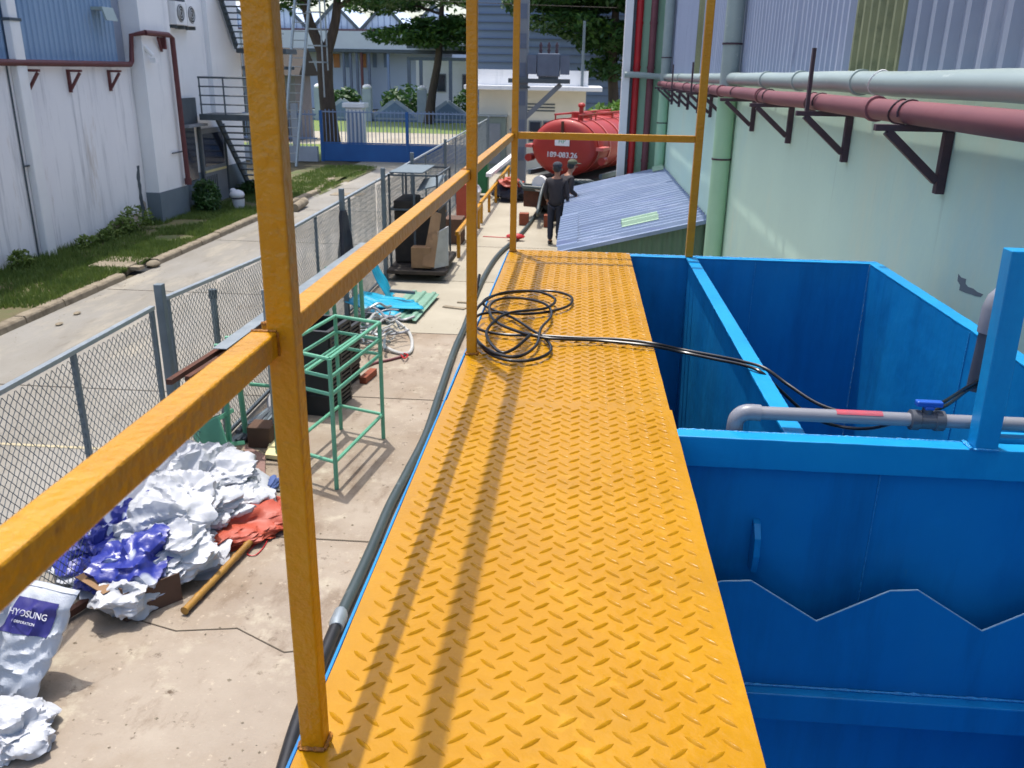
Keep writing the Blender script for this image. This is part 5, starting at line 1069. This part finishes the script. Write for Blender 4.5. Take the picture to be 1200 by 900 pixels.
# ================================================================== PEOPLE
def skinned(name, nodes, edges, m, parent, sub=2):
    me = bpy.data.meshes.new(name); I = WM[parent.name].inverted()
    me.from_pydata([tuple(n[:3]) for n in nodes], edges, []); me.materials.append(m)
    o = bpy.data.objects.new(name, me); C.objects.link(o); o.parent = parent; WM[o.name] = WM[parent.name]
    sk_ = o.modifiers.new('skin', 'SKIN'); ly = me.skin_vertices[0] if me.skin_vertices else None
    if ly is None:
        bm = bmesh.new(); bm.from_mesh(me); bm.verts.layers.skin.verify(); bm.to_mesh(me); bm.free(); ly = me.skin_vertices[0]
    for i, n in enumerate(nodes): ly.data[i].radius = (n[3], n[4] if len(n) > 4 else n[3]); ly.data[i].use_root = (i == 0)
    s = o.modifiers.new('sub', 'SUBSURF'); s.levels = sub; s.render_levels = sub
    sk_.use_smooth_shade = True
    return o
def person(label, loc, rz, arms, jm, tm, hm, lean=0., white=False):
    p = thing('person', label, 'person', loc, rz)
    L_ = lean
    # facing local -y ; x sideways
    hip = (0, 0, .92); hd = lambda z: (0, -L_*max(0, z-.92)**1.3, z)
    def T(x, y, z, r, r2=None): q = hd(z); return (x+q[0], y+q[1], z, r, r2 or r)
    N = [T(0, 0, .95, .11, .08), T(0, 0, 1.12, .10, .075), T(0, 0, 1.32, .12, .085), T(0, 0, 1.43, .09, .07), T(0, 0, 1.5, .05), T(0, -.02, 1.58, .075), T(0, -.02, 1.67, .085)]
    E = [(0, 1), (1, 2), (2, 3), (3, 4), (4, 5), (5, 6)]
    legs = []
    for s in (-1, 1):
        b = len(N); N += [T(s*.09, 0, .9, .085), (s*.1, -.01, .5, .06), (s*.1, .02, .1, .04), (s*.11, -.14, .035, .035, .03)]; E += [(0, b), (b, b+1), (b+1, b+2), (b+2, b+3)]
        sh_ = T(s*.19, 0, 1.4, .05); el, ha = arms[(s+1)//2]; q = hd(1.2)
        b = len(N); N += [sh_, (s*el[0]+0, el[1]+q[1], el[2], .042), (s*ha[0], ha[1]+q[1], ha[2], .03), (s*ha[0]*.96, ha[1]+q[1]-.06, ha[2]-.05, .03, .018)]; E += [(3, b), (b, b+1), (b+1, b+2), (b+2, b+3)]
        for f in range(5):   # fingers
            hx, hy, hz_ = s*ha[0]*.96, ha[1]+q[1]-.06, ha[2]-.05; o_ = (f-2)*.016
            c_ = len(N); N += [(hx+o_, hy-.03, hz_-.03, .009), (hx+o_, hy-.035, hz_-.075+abs(f-2)*.008, .008)]; E += [(b+3, c_), (c_, c_+1)]
    skinned('body', N, E, M_skin, p)
    J = [T(0, 0, .80, .17, .14), T(0, 0, 1.0, .165, .13), T(0, 0, 1.2, .165, .125), T(0, 0, 1.38, .17, .125), T(0, 0, 1.49, .09, .085)]; JE = [(0, 1), (1, 2), (2, 3), (3, 4)]
    for s in (-1, 1):
        el, ha = arms[(s+1)//2]; q = hd(1.2); b = len(J); J += [T(s*.2, 0, 1.4, .068), (s*el[0], el[1]+q[1], el[2], .058), (s*ha[0], ha[1]+q[1], ha[2]+.02, .046)]; JE += [(3, b), (b, b+1), (b+1, b+2)]
    skinned('jacket', J, JE, jm, p)
    K = [T(0, 0, .95, .14, .12)]; KE = []
    for s in (-1, 1): b = len(K); K += [T(s*.09, 0, .85, .1), (s*.1, -.01, .5, .078), (s*.1, .015, .09, .066)]; KE += [(0, b), (b, b+1), (b+1, b+2)]
    skinned('trousers', K, KE, tm, p)
    for s in (-1, 1): build(MB().ellipsoid((s*.11, -.06, .045), (.052, .14, .05), 10, 6), 'shoe', M_blk, p, local=True, smooth=True)
    q = hd(1.68)
    build(MB().ellipsoid((0, q[1]+.0, 1.735), (.108, .118, .075), 14, 8).box(-.07, .07, q[1]-.2, q[1]-.08, 1.70, 1.712), 'cap', hm, p, local=True, smooth=True)
    build(MB().ellipsoid((0, q[1]+.035, 1.665), (.095, .09, .09), 14, 8), 'hair', M_crate, p, local=True, smooth=True)
    fa = MB().ellipsoid((0, q[1]-.115, 1.64), (.014, .02, .022), 6, 5)
    for s in (-1, 1): fa.ellipsoid((s*.098, q[1]-.01, 1.64), (.014, .022, .032), 6, 5)
    build(fa, 'nose_and_ears', M_skin, p, local=True, smooth=True)
    build(MB().ellipsoid((-.034, q[1]-.098, 1.665), (.012, .008, .007), 6, 4).ellipsoid((.034, q[1]-.098, 1.665), (.012, .008, .007), 6, 4).ellipsoid((0, q[1]-.1, 1.6), (.024, .008, .006), 6, 4), 'eyes_and_mouth', M_crate, p, local=True)
    return p
person('person in dark jacket and navy trousers standing in the yard beside the shed', (-.5, 19.35, GZ), R(170), (((.25, .0, 1.14), (.24, -.12, .95)), ((.25, .0, 1.14), (.23, -.14, .96))), M_jack, M_trou, M_cloth, .12)
person('person in cap and light collar half hidden behind the shed roof', (-.38, 20.0, GZ), R(120), (((.26, -.02, 1.14), (.22, -.2, 1.0)), ((.25, .0, 1.13), (.2, -.25, 1.05))), M_jack, M_trou, M_capg, .35)
# light towel collar on the second person is cloth on the shoulders

# ================================================================== UTILITY POLE + TRANSFORMER
up = thing('utility_pole', 'tall grey concrete utility pole with a braced platform', 'pole', (-2, 30.6, GZ))
build(MB().box(-2.2, -1.86, 30.4, 30.8, GZ, 14), 'shaft', M_pole, up, bevel=.03)
for k in range(14): build(MB().box(-2.14, -1.92, 30.385, 30.399, GZ+.8+k*.9, GZ+1.25+k*.9), 'shaft_recess', M_trafo, up)
build(MB().tube([(-2.32, 30.5, GZ), (-2.32, 30.5, 13)], .05, 8), 'riser_conduit', M_galvd, up, smooth=True)
build(MB().box(-2.5, -.45, 30.3, 30.9, .72, .86), 'platform', M_steel, up)
build(MB().bar((-.75, 30.5, .7), (-2.4, 30.5, -.85), .12, .16), 'brace', M_pole, up)
build(MB().box(-2.25, -1.8, 30.36, 30.84, .55, .62), 'clamp_band', M_steel, up)
tf = thing('transformer', 'blue-grey transformer standing on the utility pole platform', 'transformer', (-1.1, 30.6, .87))
build(MB().box(-1.55, -.8, 30.3, 30.9, .93, 1.65), 'tank', M_trafo, tf, bevel=.03)
for sgn, xx in ((-1, -1.57), (1, -.78)):
    mb = MB()
    for k in range(6): mb.box(min(xx, xx+sgn*.3), max(xx, xx+sgn*.3), 30.3+k*.1, 30.34+k*.1, 1.0, 1.6)
    build(mb, 'cooling_fins', M_trafo, tf)
build(MB().box(-1.5, -.85, 30.35, 30.85, .862, .928), 'skid', M_steel, tf)
for x in (-1.45, -1.18, -.92): build(MB().tube([(x, 30.6, 1.65), (x, 30.6, 1.75), (x, 30.6, 1.8), (x, 30.6, 1.9), (x, 30.6, 2.0)], .03, 8, True, [.04, .06, .035, .06, .02]), 'bushing', M_brk, tf, smooth=True)
for k, zz in enumerate((3.1,)):
    pts = [Vector((-30, 32, zz+2.0)).lerp(Vector((1.0, 31, zz)), f/10)-Vector((0, 0, 1.5*(f/10)*(1-f/10))) for f in range(11)]
    solo(MB().tube(pts, .009, 4), 'overhead_wire', M_grime, 'thin overhead wire crossing in front of the trees', 'wire')

# ================================================================== GUARDHOUSE
gh = thing('guardhouse', 'small cream guardhouse with flat white roof slab behind the tanker', 'building', (-1.8, 35.5, GZ))
build(MB().box(-4.0, .12, 34.95, 38, GZ, .42), 'wall', M_cream, gh)
build(MB().box(-4.5, .72, 34.2, 38.6, .421, .58), 'roof_slab', M_white, gh, bevel=.02)
build(MB().box(-4.05, .18, 34.9, 38.1, .581, 1.15), 'parapet', M_white, gh)
for x0_, x1_ in ((-2.05, -1.55), (-1.5, -.9)):
    w_ = build(MB().box(x0_, x1_, 34.90, 34.948, -1.5, -.7), 'window', M_gdoor, gh); build(MB().box(x0_+.05, x1_-.05, 34.885, 34.899, -1.45, -.75), 'pane', M_glass, w_)
for k in range(3): build(MB().box(-2.2, -1.05, 34.93, 34.949, -.35+k*.12, -.30+k*.12), 'vent_slot', M_steel, gh)
build(MB().tube([(-.05, 34.85, .6), (-.05, 34.85, 2.9)], .05, 8), 'roof_pipe', M_galvd, gh, smooth=True)
wn = thing('wall_cap_pier', 'small white capped pier right of the guardhouse', 'pier', (1.35, 31, GZ)); 
build(MB().box(1.0, 1.32, 29.3, 29.6, GZ, -.55), 'shaft', M_white, wn); build(MB().prism([(.92, 29.22, -.549), (1.4, 29.22, -.549), (1.4, 29.68, -.549), (.92, 29.68, -.549)], (0, 0, .08)), 'cap', M_white, wn, bevel=.02)
hb = foliage([(1.0, 40, -1.3, 2.2, 1.2, 1.1), (2.5, 41, -1.0, 1.6, 1.2, 1.2)], 3000, .2, 21)
s_ = thing('hedge_shrub', 'bright green shrub between the guardhouse and the factory corner', 'shrub', (1.2, 40, GZ)); build(hb, 'foliage', M_leafl, s_)
build(MB().tube([(1.2, 40, GZ), (1.1, 40, -1.2)], .08, 6), 'stem', M_bark, s_)

# ================================================================== GATE AND FRONT FENCE
GY = 36.5
gt = thing('sliding_gate', 'blue steel sliding gate with solid lower panel', 'gate', (-7.3, GY, GZ))
build(MB().box(-10.75, -3.7, GY-.03, GY+.03, GZ+.04, -1.86), 'lower_panel', M_gateb, gt)
for x in (-10.75, -7.15, -3.72): build(MB().box(x-.06, x+.06, GY-.06, GY+.06, GZ+.02, -.55), 'gate_stile', M_gateb, gt)
for z in (-1.85, -.62): build(MB().box(-10.69, -3.78, GY-.04, GY+.04, z, z+.05), 'gate_rail', M_gateb if z < -1 else M_fblued, gt)
mb0 = MB().box(-.014, .014, -.014, .014, -1.78, -.5); src = None
x = -10.55
k = 0
while x < -3.9:
    if abs(x+7.15) > .1:
        if src is None: src = build(mb0, 'picket', M_fblued, gt, local=True); base_loc = Vector((x+7.3, 0, -GZ)); src.location = base_loc
        else: piece(src, gt, (x+7.3, 0, -GZ))
    x += .16
ff = thing('front_fence', 'grey wall with picket railing left of the blue gate', 'fence', (-13.5, GY, GZ))
build(MB().box(-22, -10.95, GY-.12, GY+.12, GZ, -2.0), 'base_wall', M_fgrey, ff)
for z in (-1.7, -.75): build(MB().box(-22, -10.95, GY-.03, GY+.03, z, z+.06), 'fence_rail', M_fblued, ff)
src = None; x = -16.0
while x < -11.0:
    if src is None: src = build(MB().box(-.014, .014, -.014, .014, -1.99, -.55), 'picket', M_fblued, ff, local=True); src.location = (x+13.5, 0, -GZ)
    else: piece(src, ff, (x+13.5, 0, -GZ))
    x += .17
for x in (-13.2, -11.85): build(MB().box(x-.12, x+.12, GY-.11, GY+.11, GZ, -.3), 'fence_pier', M_fgrey, ff)
f2 = thing('front_fence', 'slatted grey fence between the blue gate and the guardhouse', 'fence', (-3.9, GY, GZ))
build(MB().box(-3.6, -2.2+0.0, GY+2.2, GY+2.3, GZ, -.7), 'base_wall', M_fgrey2, f2)
wp = thing('gate_pier', 'white fluted pier behind the blue gate', 'pier', (-9.45, 37.3, GZ))
build(MB().box(-9.85, -9.15, 37.1, 37.7, GZ, -.45), 'shaft', M_white, wp)
for k in range(4): build(MB().box(-9.78+k*.17, -9.70+k*.17, 37.07, 37.098, GZ+.2, -.6), 'flute', M_fgrey2, wp)
build(MB().box(-9.97, -9.03, 36.98, 37.82, -.449, -.25), 'cap', M_white, wp, bevel=.03)
# far boundary wall across the street
bw = thing('boundary_wall', 'low grey boundary wall with pointed gable motifs across the street', 'wall', (-12, 68, GZ))
YW = 68; zs_ = sy(463, 138, YW).z; za_ = sy(463, 120, YW).z; zp_ = sy(431, 104, YW).z
build(MB().box(-50, 8, YW-.1, YW+.1, GZ, zs_-.14), 'base_wall', M_fgrey2, bw)
build(MB().box(-50, 8, YW-.15, YW+.15, zs_-.139, zs_), 'coping', M_fgrey, bw)
for pxc in (230, 300, 347, 402, 463, 525, 588):
    cx = sy(pxc, 130, YW).x; hw = 1.65
    g_ = build(MB().prism([Vector((cx-hw, YW-.18, zs_)), Vector((cx+hw, YW-.18, zs_)), Vector((cx, YW-.18, za_))], (0, .3, 0)), 'gable_motif', M_fgrey2, bw)
    for sg in (-1, 1): build(MB().bar((cx+sg*(hw+.05), YW-.05, zs_+.02), (cx, YW-.05+.01*sg, za_+.06), .42, .1, (0, 1, 0)), 'gable_coping', M_fgrey, g_)
for pxc in (325, 375, 431, 495, 556):
    cx = sy(pxc, 120, YW).x
    build(MB().box(cx-.33, cx+.33, YW-.4, YW+.2, GZ, zp_), 'pier', M_fgrey, bw); build(MB().ellipsoid((cx, YW-.1, zp_+.1), (.36, .36, .22), 12, 6), 'pier_ball', M_white, bw, smooth=True)
# big boulders / planters behind wall
for k, (x, y, r) in enumerate(((-19.5, 72, 1.4), (-14.2, 73, 1.7), (-8.5, 72, 1.5))):
    f = foliage([(x, y, GZ+1.3, r*1.3, r, r*.8)], 900, .3, 30+k); t_ = thing('clipped_shrub', ('left clipped dark shrub behind the boundary wall', 'middle clipped dark shrub behind the boundary wall', 'right clipped dark shrub behind the boundary wall')[k], 'shrub', (x, y, GZ)); build(f, 'foliage', M_leafd, t_); build(MB().tube([(x, y, GZ), (x, y, GZ+1)], .12, 6), 'stem', M_bark, t_)
# ladder tower at left of the gate
ld = thing('fixed_ladder', 'tall grey steel ladder with platform behind the nearest yellow post', 'ladder', (-11.5, 35.5, GZ))
LA, LB = Vector((-11.75, 34.3, GZ)), Vector((-11.1, 35.6, 4.5))
for o_ in (0, .55): build(MB().bar(LA+Vector((o_, 0, 0)), LB+Vector((o_, 0, 0)), .09, .07), 'rail', M_galv, ld)
for k in range(22): p = LA.lerp(LB, (k+.5)/22); build(MB().tube([p, p+Vector((.55, 0, 0))], .02, 5), 'rung', M_galv, ld)
mb = MB()
for z in (1.3, 1.9, 2.5, 3.1): mb.bar((-10.75, 35.3, z), (-10.2, 35.3, z), .05, .05).bar((-10.2, 35.3, z), (-10.2, 36, z), .05, .05)
mb.bar((-10.2, 35.3, -.0), (-10.2, 35.3, 4), .05, .05).bar((-10.2, 36, 1.0), (-10.2, 36, 4), .05, .05); build(mb, 'safety_cage', M_galv, ld)
build(MB().box(-13.4, -11.6, 35.0, 36.1, 1.0, 1.12), 'platform', M_steel, ld); build(MB().bar((-13.3, 35.0, 2.3), (-11.6, 35.0, 2.3), .05, .05).bar((-13.3, 35.0, 1.1), (-13.3, 35.0, 2.3), .05, .05).bar((-12.3, 35, 1.1), (-12.3, 35, 2.3), .05, .05), 'platform_guard', M_galv, ld)
for x, y in ((-13.3, 35.1), (-13.3, 36), (-12.3, 36.0)): build(MB().box(x-.05, x+.05, y-.05, y+.05, GZ, 1.0), 'tower_leg', M_galvd, ld)
lp = thing('pipe_bollard', 'grey pipe end lying by the road just right of the nearest yellow post', 'pipe', (-7.6, 22.5, GZ))
build(MB().tube([pz(345, 244, GZ+.1), pz(357, 236, GZ+.14)], .12, 10), 'pipe_length', M_kerb, lp, smooth=True)
solo(MB().box(-7.6, -6.6, 26.3, 26.9, GZ+.001, GZ+.012), 'manhole_cover', M_kerb, 'rectangular manhole cover in the pale forecourt', 'manhole cover')

# ================================================================== FAR BUILDINGS
fb = thing('sawtooth_factory', 'far pale blue factory with gabled sawtooth roof', 'building', (-22, 92, GZ))
Y9 = 90
build(MB().box(-48, -13.0, Y9, Y9+12, GZ, 3.6), 'wall', M_fblue, fb)
build(MB().box(-48, -9.5, Y9-2.2, Y9-.02, 3.0, 4.6), 'canopy_fascia', M_froof, fb); build(MB().box(-48, -9.4, Y9-2.3, Y9-.02, 2.7, 2.98), 'canopy_edge', M_steel, fb)
build(MB().box(-48, -9.4, Y9-.6, Y9-.3, 4.62, 4.85), 'ridge_pipe', M_brk, fb)
for cx in (-40.5, -35.0, -29.7, -24.6, -19.7, -14.8):
    g_ = build(MB().prism([(cx-2.45, Y9+.2, 4.6), (cx+2.45, Y9+.2, 4.6), (cx, Y9+.2, 7.0)], (0, 12, 0)), 'gable', M_fblue, fb)
    build(MB().bar((cx-2.6, Y9+.1, 4.6), (cx, Y9+.1, 7.12), .3, .16, (0, 1, 0)).bar((cx+2.6, Y9+.12, 4.6), (cx, Y9+.12, 7.12), .3, .16, (0, 1, 0)), 'gable_trim', M_steel, g_)
    mb = MB()
    for k in range(-3, 4): mb.box(cx+k*.6-.03, cx+k*.6+.03, Y9+.15, Y9+.19, 4.65, 4.65+max(.1, (2.4-abs(k*.6)*.98)))
    build(mb, 'seam', M_fblued, g_)
for p_, w_, m_ in ((391, .8, M_forange), (405, .5, M_fblued), (423, .7, M_forange), (437, .5, M_fblued), (450, .6, M_fblued)):
    xa = sy(p_, 70, Y9).x; xb_ = sy(p_+9*w_, 70, Y9).x
    build(MB().box(xa, xb_, Y9-.12, Y9-.01, sy(p_, 79, Y9).z, sy(p_, 63, Y9).z), 'shutter', m_, fb, label='orange shuttered window' if m_ is M_forange else None)
for p_, m_ in ((346, M_trafo), (374, M_trafo), (403, M_trafo), (411, M_trafo), (418.5, M_trafo), (424, M_maroon), (432.5, M_trafo), (455, M_fblued)):
    xa = sy(p_, 80, Y9-2).x; build(MB().box(xa-.1, xa+.12, Y9-2.1, Y9-1.85, GZ, 2.7), 'column', m_, fb)
build(MB().box(-18.9, -15.6, Y9-.12, Y9-.01, GZ, -.9), 'dock_door', M_white, fb)
f3 = thing('open_shed_building', 'far white building with long dark verandah beams behind the second tree', 'building', (-10, 84, GZ))
build(MB().box(-15.5, -5.5, 84, 88, GZ, 2.2), 'wall', M_white, f3)
for z in (2.0, 3.0): build(MB().box(-16.0, -5.0, 82.3, 82.5, z, z+.28), 'verandah_beam', M_steel, f3)
for x in (-16, -14.9, -12.2, -10.4, -8.1, -6.2): build(MB().box(x, x+.3, 82.3, 82.5, GZ, 2.0), 'verandah_post', M_trafo, f3)
for x in (-13.6, -11.2, -9.2, -7.3): w_ = build(MB().box(x, x+.9, 83.9, 83.98, -.7, .9), 'window', M_gdoor, f3); build(MB().box(x+.1, x+.8, 83.85, 83.89, -.6, .8), 'pane', M_glass, w_)
build(MB().ellipsoid((-7.9, 83.7, .3), (.4, .1, .4), 12, 8), 'red_emblem', M_red, f3, smooth=True)
build(MB().box(-16.2, -4.8, 82.2, 88.5, 3.281, 3.5), 'roof', M_froof, f3)
f4 = thing('blue_clad_hall', 'big blue-grey clad hall behind the guardhouse', 'building', (0, 62, GZ))
build(MB().box(-6.6, 22, 52, 74, GZ, 8.5), 'wall', M_fblued, f4)
mb = MB()
for k in range(26): mb.box(-6.62, 22, 51.93, 51.99, GZ+.4+k*.42, GZ+.43+k*.42)
build(mb, 'cladding_seam', M_trafo, f4)
build(MB().box(-6.9, 22.3, 51.6, 74.3, 8.501, 8.8), 'roof', M_froof, f4)
build(MB().box(2.4, 4.2, 51.8, 51.92, -2.4, .5), 'roller_door', M_steel, f4)
f5 = thing('grey_gatehouse', 'dark grey low shed behind the trunk of the large tree', 'shed', (-17, 45, GZ))
build(MB().box(-19.5, -15.2, 47.2, 50, GZ, .7), 'wall', mat('taupe_wall', (132, 128, 132), (112, 108, 114), rough=.8), f5)
build(MB().prism([(-20, 46.8, .7), (-14.8, 46.8, .7), (-14.8, 50.2, .7), (-20, 50.2, .7)], (0, 0, .01)), 'ceiling', M_steel, f5)
build(MB().prism([(-20, 46.7, .72), (-20, 50.3, .72), (-20, 48.5, 2.1)], (5.2, 0, 0)), 'roof', M_grime, f5)
for x in (-18.5, -16.4): build(MB().box(x, x+.7, 47.12, 47.19, GZ, -.2), 'door', M_glass, f5)
# distant roofs to close the view on both sides
for k, (x0_, x1_, y_, h, m) in enumerate(((-95, -50, 120, 7, M_fblue), (20, 80, 90, 8, M_fblued), (-10, 40, 130, 9, M_fblue))):
    d_ = thing('distant_warehouse', ('distant pale warehouse at the far left', 'distant blue warehouse at the far right', 'distant pale warehouse behind the blue hall')[k], 'building', ((x0_+x1_)/2, y_+10, GZ))
    build(MB().box(x0_, x1_, y_, y_+25, GZ, h), 'wall', m, d_); build(MB().prism([(x0_-1, y_-1, h), (x0_-1, y_+26, h), (x0_-1, y_+12, h+3)], (x1_-x0_+2, 0, 0)), 'roof', M_froof, d_)

# ================================================================== TREES
def tree(name, label, base, trunk, limbs, blobs, cnt, leaf, seed, light=.35):
    t_ = thing(name, label, 'tree', base)
    B_ = Vector(base)
    build(MB().tube(spline([B_+Vector(p[:3]) for p in trunk], 4), .2, 12, True, [trunk[min(len(trunk)-1, i//4)][3]*(1-(i % 4)/4)+trunk[min(len(trunk)-1, i//4+1)][3]*((i % 4)/4) for i in range((len(trunk)-1)*4+1)]), 'trunk', M_bark, t_, smooth=True)
    for lb_ in limbs:
        q = [B_+Vector(p) for p in lb_[1]]; n = (len(q)-1)*4+1
        build(MB().tube(spline(q, 4), .1, 8, True, [lb_[0]*(1-.8*i/n) for i in range(n)]), 'limb', M_bark, t_, smooth=True)
    bl = [(B_.x+b[0], B_.y+b[1], B_.z+b[2], b[3], b[4], b[5]) for b in blobs]
    o = build(foliage(bl, cnt, leaf, seed, .9), 'crown', M_leafd, t_)
    bl2 = [(b[0], b[1], b[2]+b[5]*.35, b[3]*.95, b[4]*.95, b[5]*.8) for b in bl]
    build(foliage(bl2, int(cnt*light), leaf, seed+50, 1.2), 'crown_tips', M_leafl, t_)
    return t_
T1 = (-10.95, 38.6, GZ)
rnd = random.Random(4)
def pads(specs, rnd, extra=3):
    out = []
    for (x, y, z, rx, ry, rz) in specs:
        out.append((x, y, z, rx, ry, rz))
        for _ in range(extra):
            a = rnd.uniform(0, 6.28); out.append((x+math.cos(a)*rx*.85, y+math.sin(a)*ry*.85, z+rnd.uniform(-.25, .2), rx*.42, ry*.42, rz*.8))
    return out
tree('large_tree', 'large forked tree with thick trunk left of the blue gate', T1, [(0, 0, 0, .5), (-.05, 0, 1.5, .36), (-.12, 0, 3, .33), (-.1, 0, 4.3, .36)],
     [(.26, [(-.1, 0, 4.1), (-.7, 0, 5.6), (-1.3, .3, 8), (-2, 0, 11)]), (.26, [(-.1, 0, 4.1), (.45, 0, 5.6), (.7, 0, 7.6), (1.4, 0, 11)]), (.12, [(.5, 0, 6), (2, -.5, 6.9), (4, -.5, 7.3)])],
     pads([(-2.0, 0, 6.4, 1.7, 2, .45), (2.4, 0, 6.5, 1.6, 2, .4), (4.4, 1, 6.7, 1.9, 2, .4), (-2.6, .5, 6.9, 2.2, 2.4, .55), (3.2, -.5, 7.1, 2.6, 2.0, .5), (5.6, 1.5, 7.6, 2.2, 2.4, .5), (0, 2, 8.2, 3.6, 3, .6), (-3.6, -.5, 8.4, 2.6, 2.6, .6), (1.0, -1, 9.4, 4.4, 3.4, .7), (0, 0, 11, 4, 4, .9)], rnd), 22000, .15, 5, .5)
T2 = (-16.3+4.5, 66.5, GZ)
T2 = (-11.3, 66, GZ)
tree('layered_tree', 'slender layered tree behind the boundary wall and second yellow post', T2, [(0, 0, 0, .42), (.3, 0, 2.2, .3), (.75, 0, 4.4, .27), (1.0, 0, 7, .2), (1.2, 0, 11, .1)],
     [(.1, [(.9, 0, 5.8), (-1, 0, 6.4), (-3.4, 0, 6.6)]), (.1, [(.9, 0, 5.9), (3, 0, 6.6), (5, 0, 6.6)]), (.1, [(1, 0, 7.5), (-1.5, 0, 8.2), (-4, 0, 8.4)])],
     pads([(.6, 0, 5.7, 2.4, 2, .5), (3.0, 0, 6.2, 2.6, 2, .5), (-1.6, 0, 6.0, 3.2, 2.6, .6), (.3, .5, 6.7, 2.7, 2.2, .6), (3.6, 0, 6.9, 2.4, 2.4, .55), (-2.6, 1, 8.2, 3.4, 3, .55), (4.4, 0, 8.6, 3.8, 3, .7), (0.6, 0, 9.2, 3.2, 2.6, .7), (-3, 0, 10.3, 3.6, 3, .6), (1.5, 0, 11, 5, 4, .9)], rnd), 26000, .22, 8, .35)
T3 = (1.6, 46.5, GZ)
tree('dense_tree', 'dense dark tree rising behind the guardhouse roof', T3, [(0, 0, 0, .35), (0, 0, 2, .28), (-.2, 0, 5, .22), (0, 0, 10, .1)],
     [(.1, [(0, 0, 4.5), (-2.5, 0, 6), (-4, 0, 6.3)]), (.1, [(0, 0, 4.8), (1.5, 0, 6), (2.6, 0, 6)])],
     pads([(-.3, 0, 3.9, 1.6, 1.6, .6), (-2.6, 0, 6.0, 2.1, 2.2, .6), (-.4, 0, 5.3, 2.4, 2.2, .8), (1.6, 0, 5.6, 2.0, 2.2, .8), (-2.2, .6, 7.1, 3.0, 2.6, .7), (.8, 0, 7.3, 3.2, 2.6, .8), (-.6, 0, 8.6, 4.2, 3, .8), (0, 0, 10, 4, 3, .9)], rnd), 36000, .19, 13, .12)
T4 = (-24, 100, GZ)
print('objects', len(bpy.data.objects))
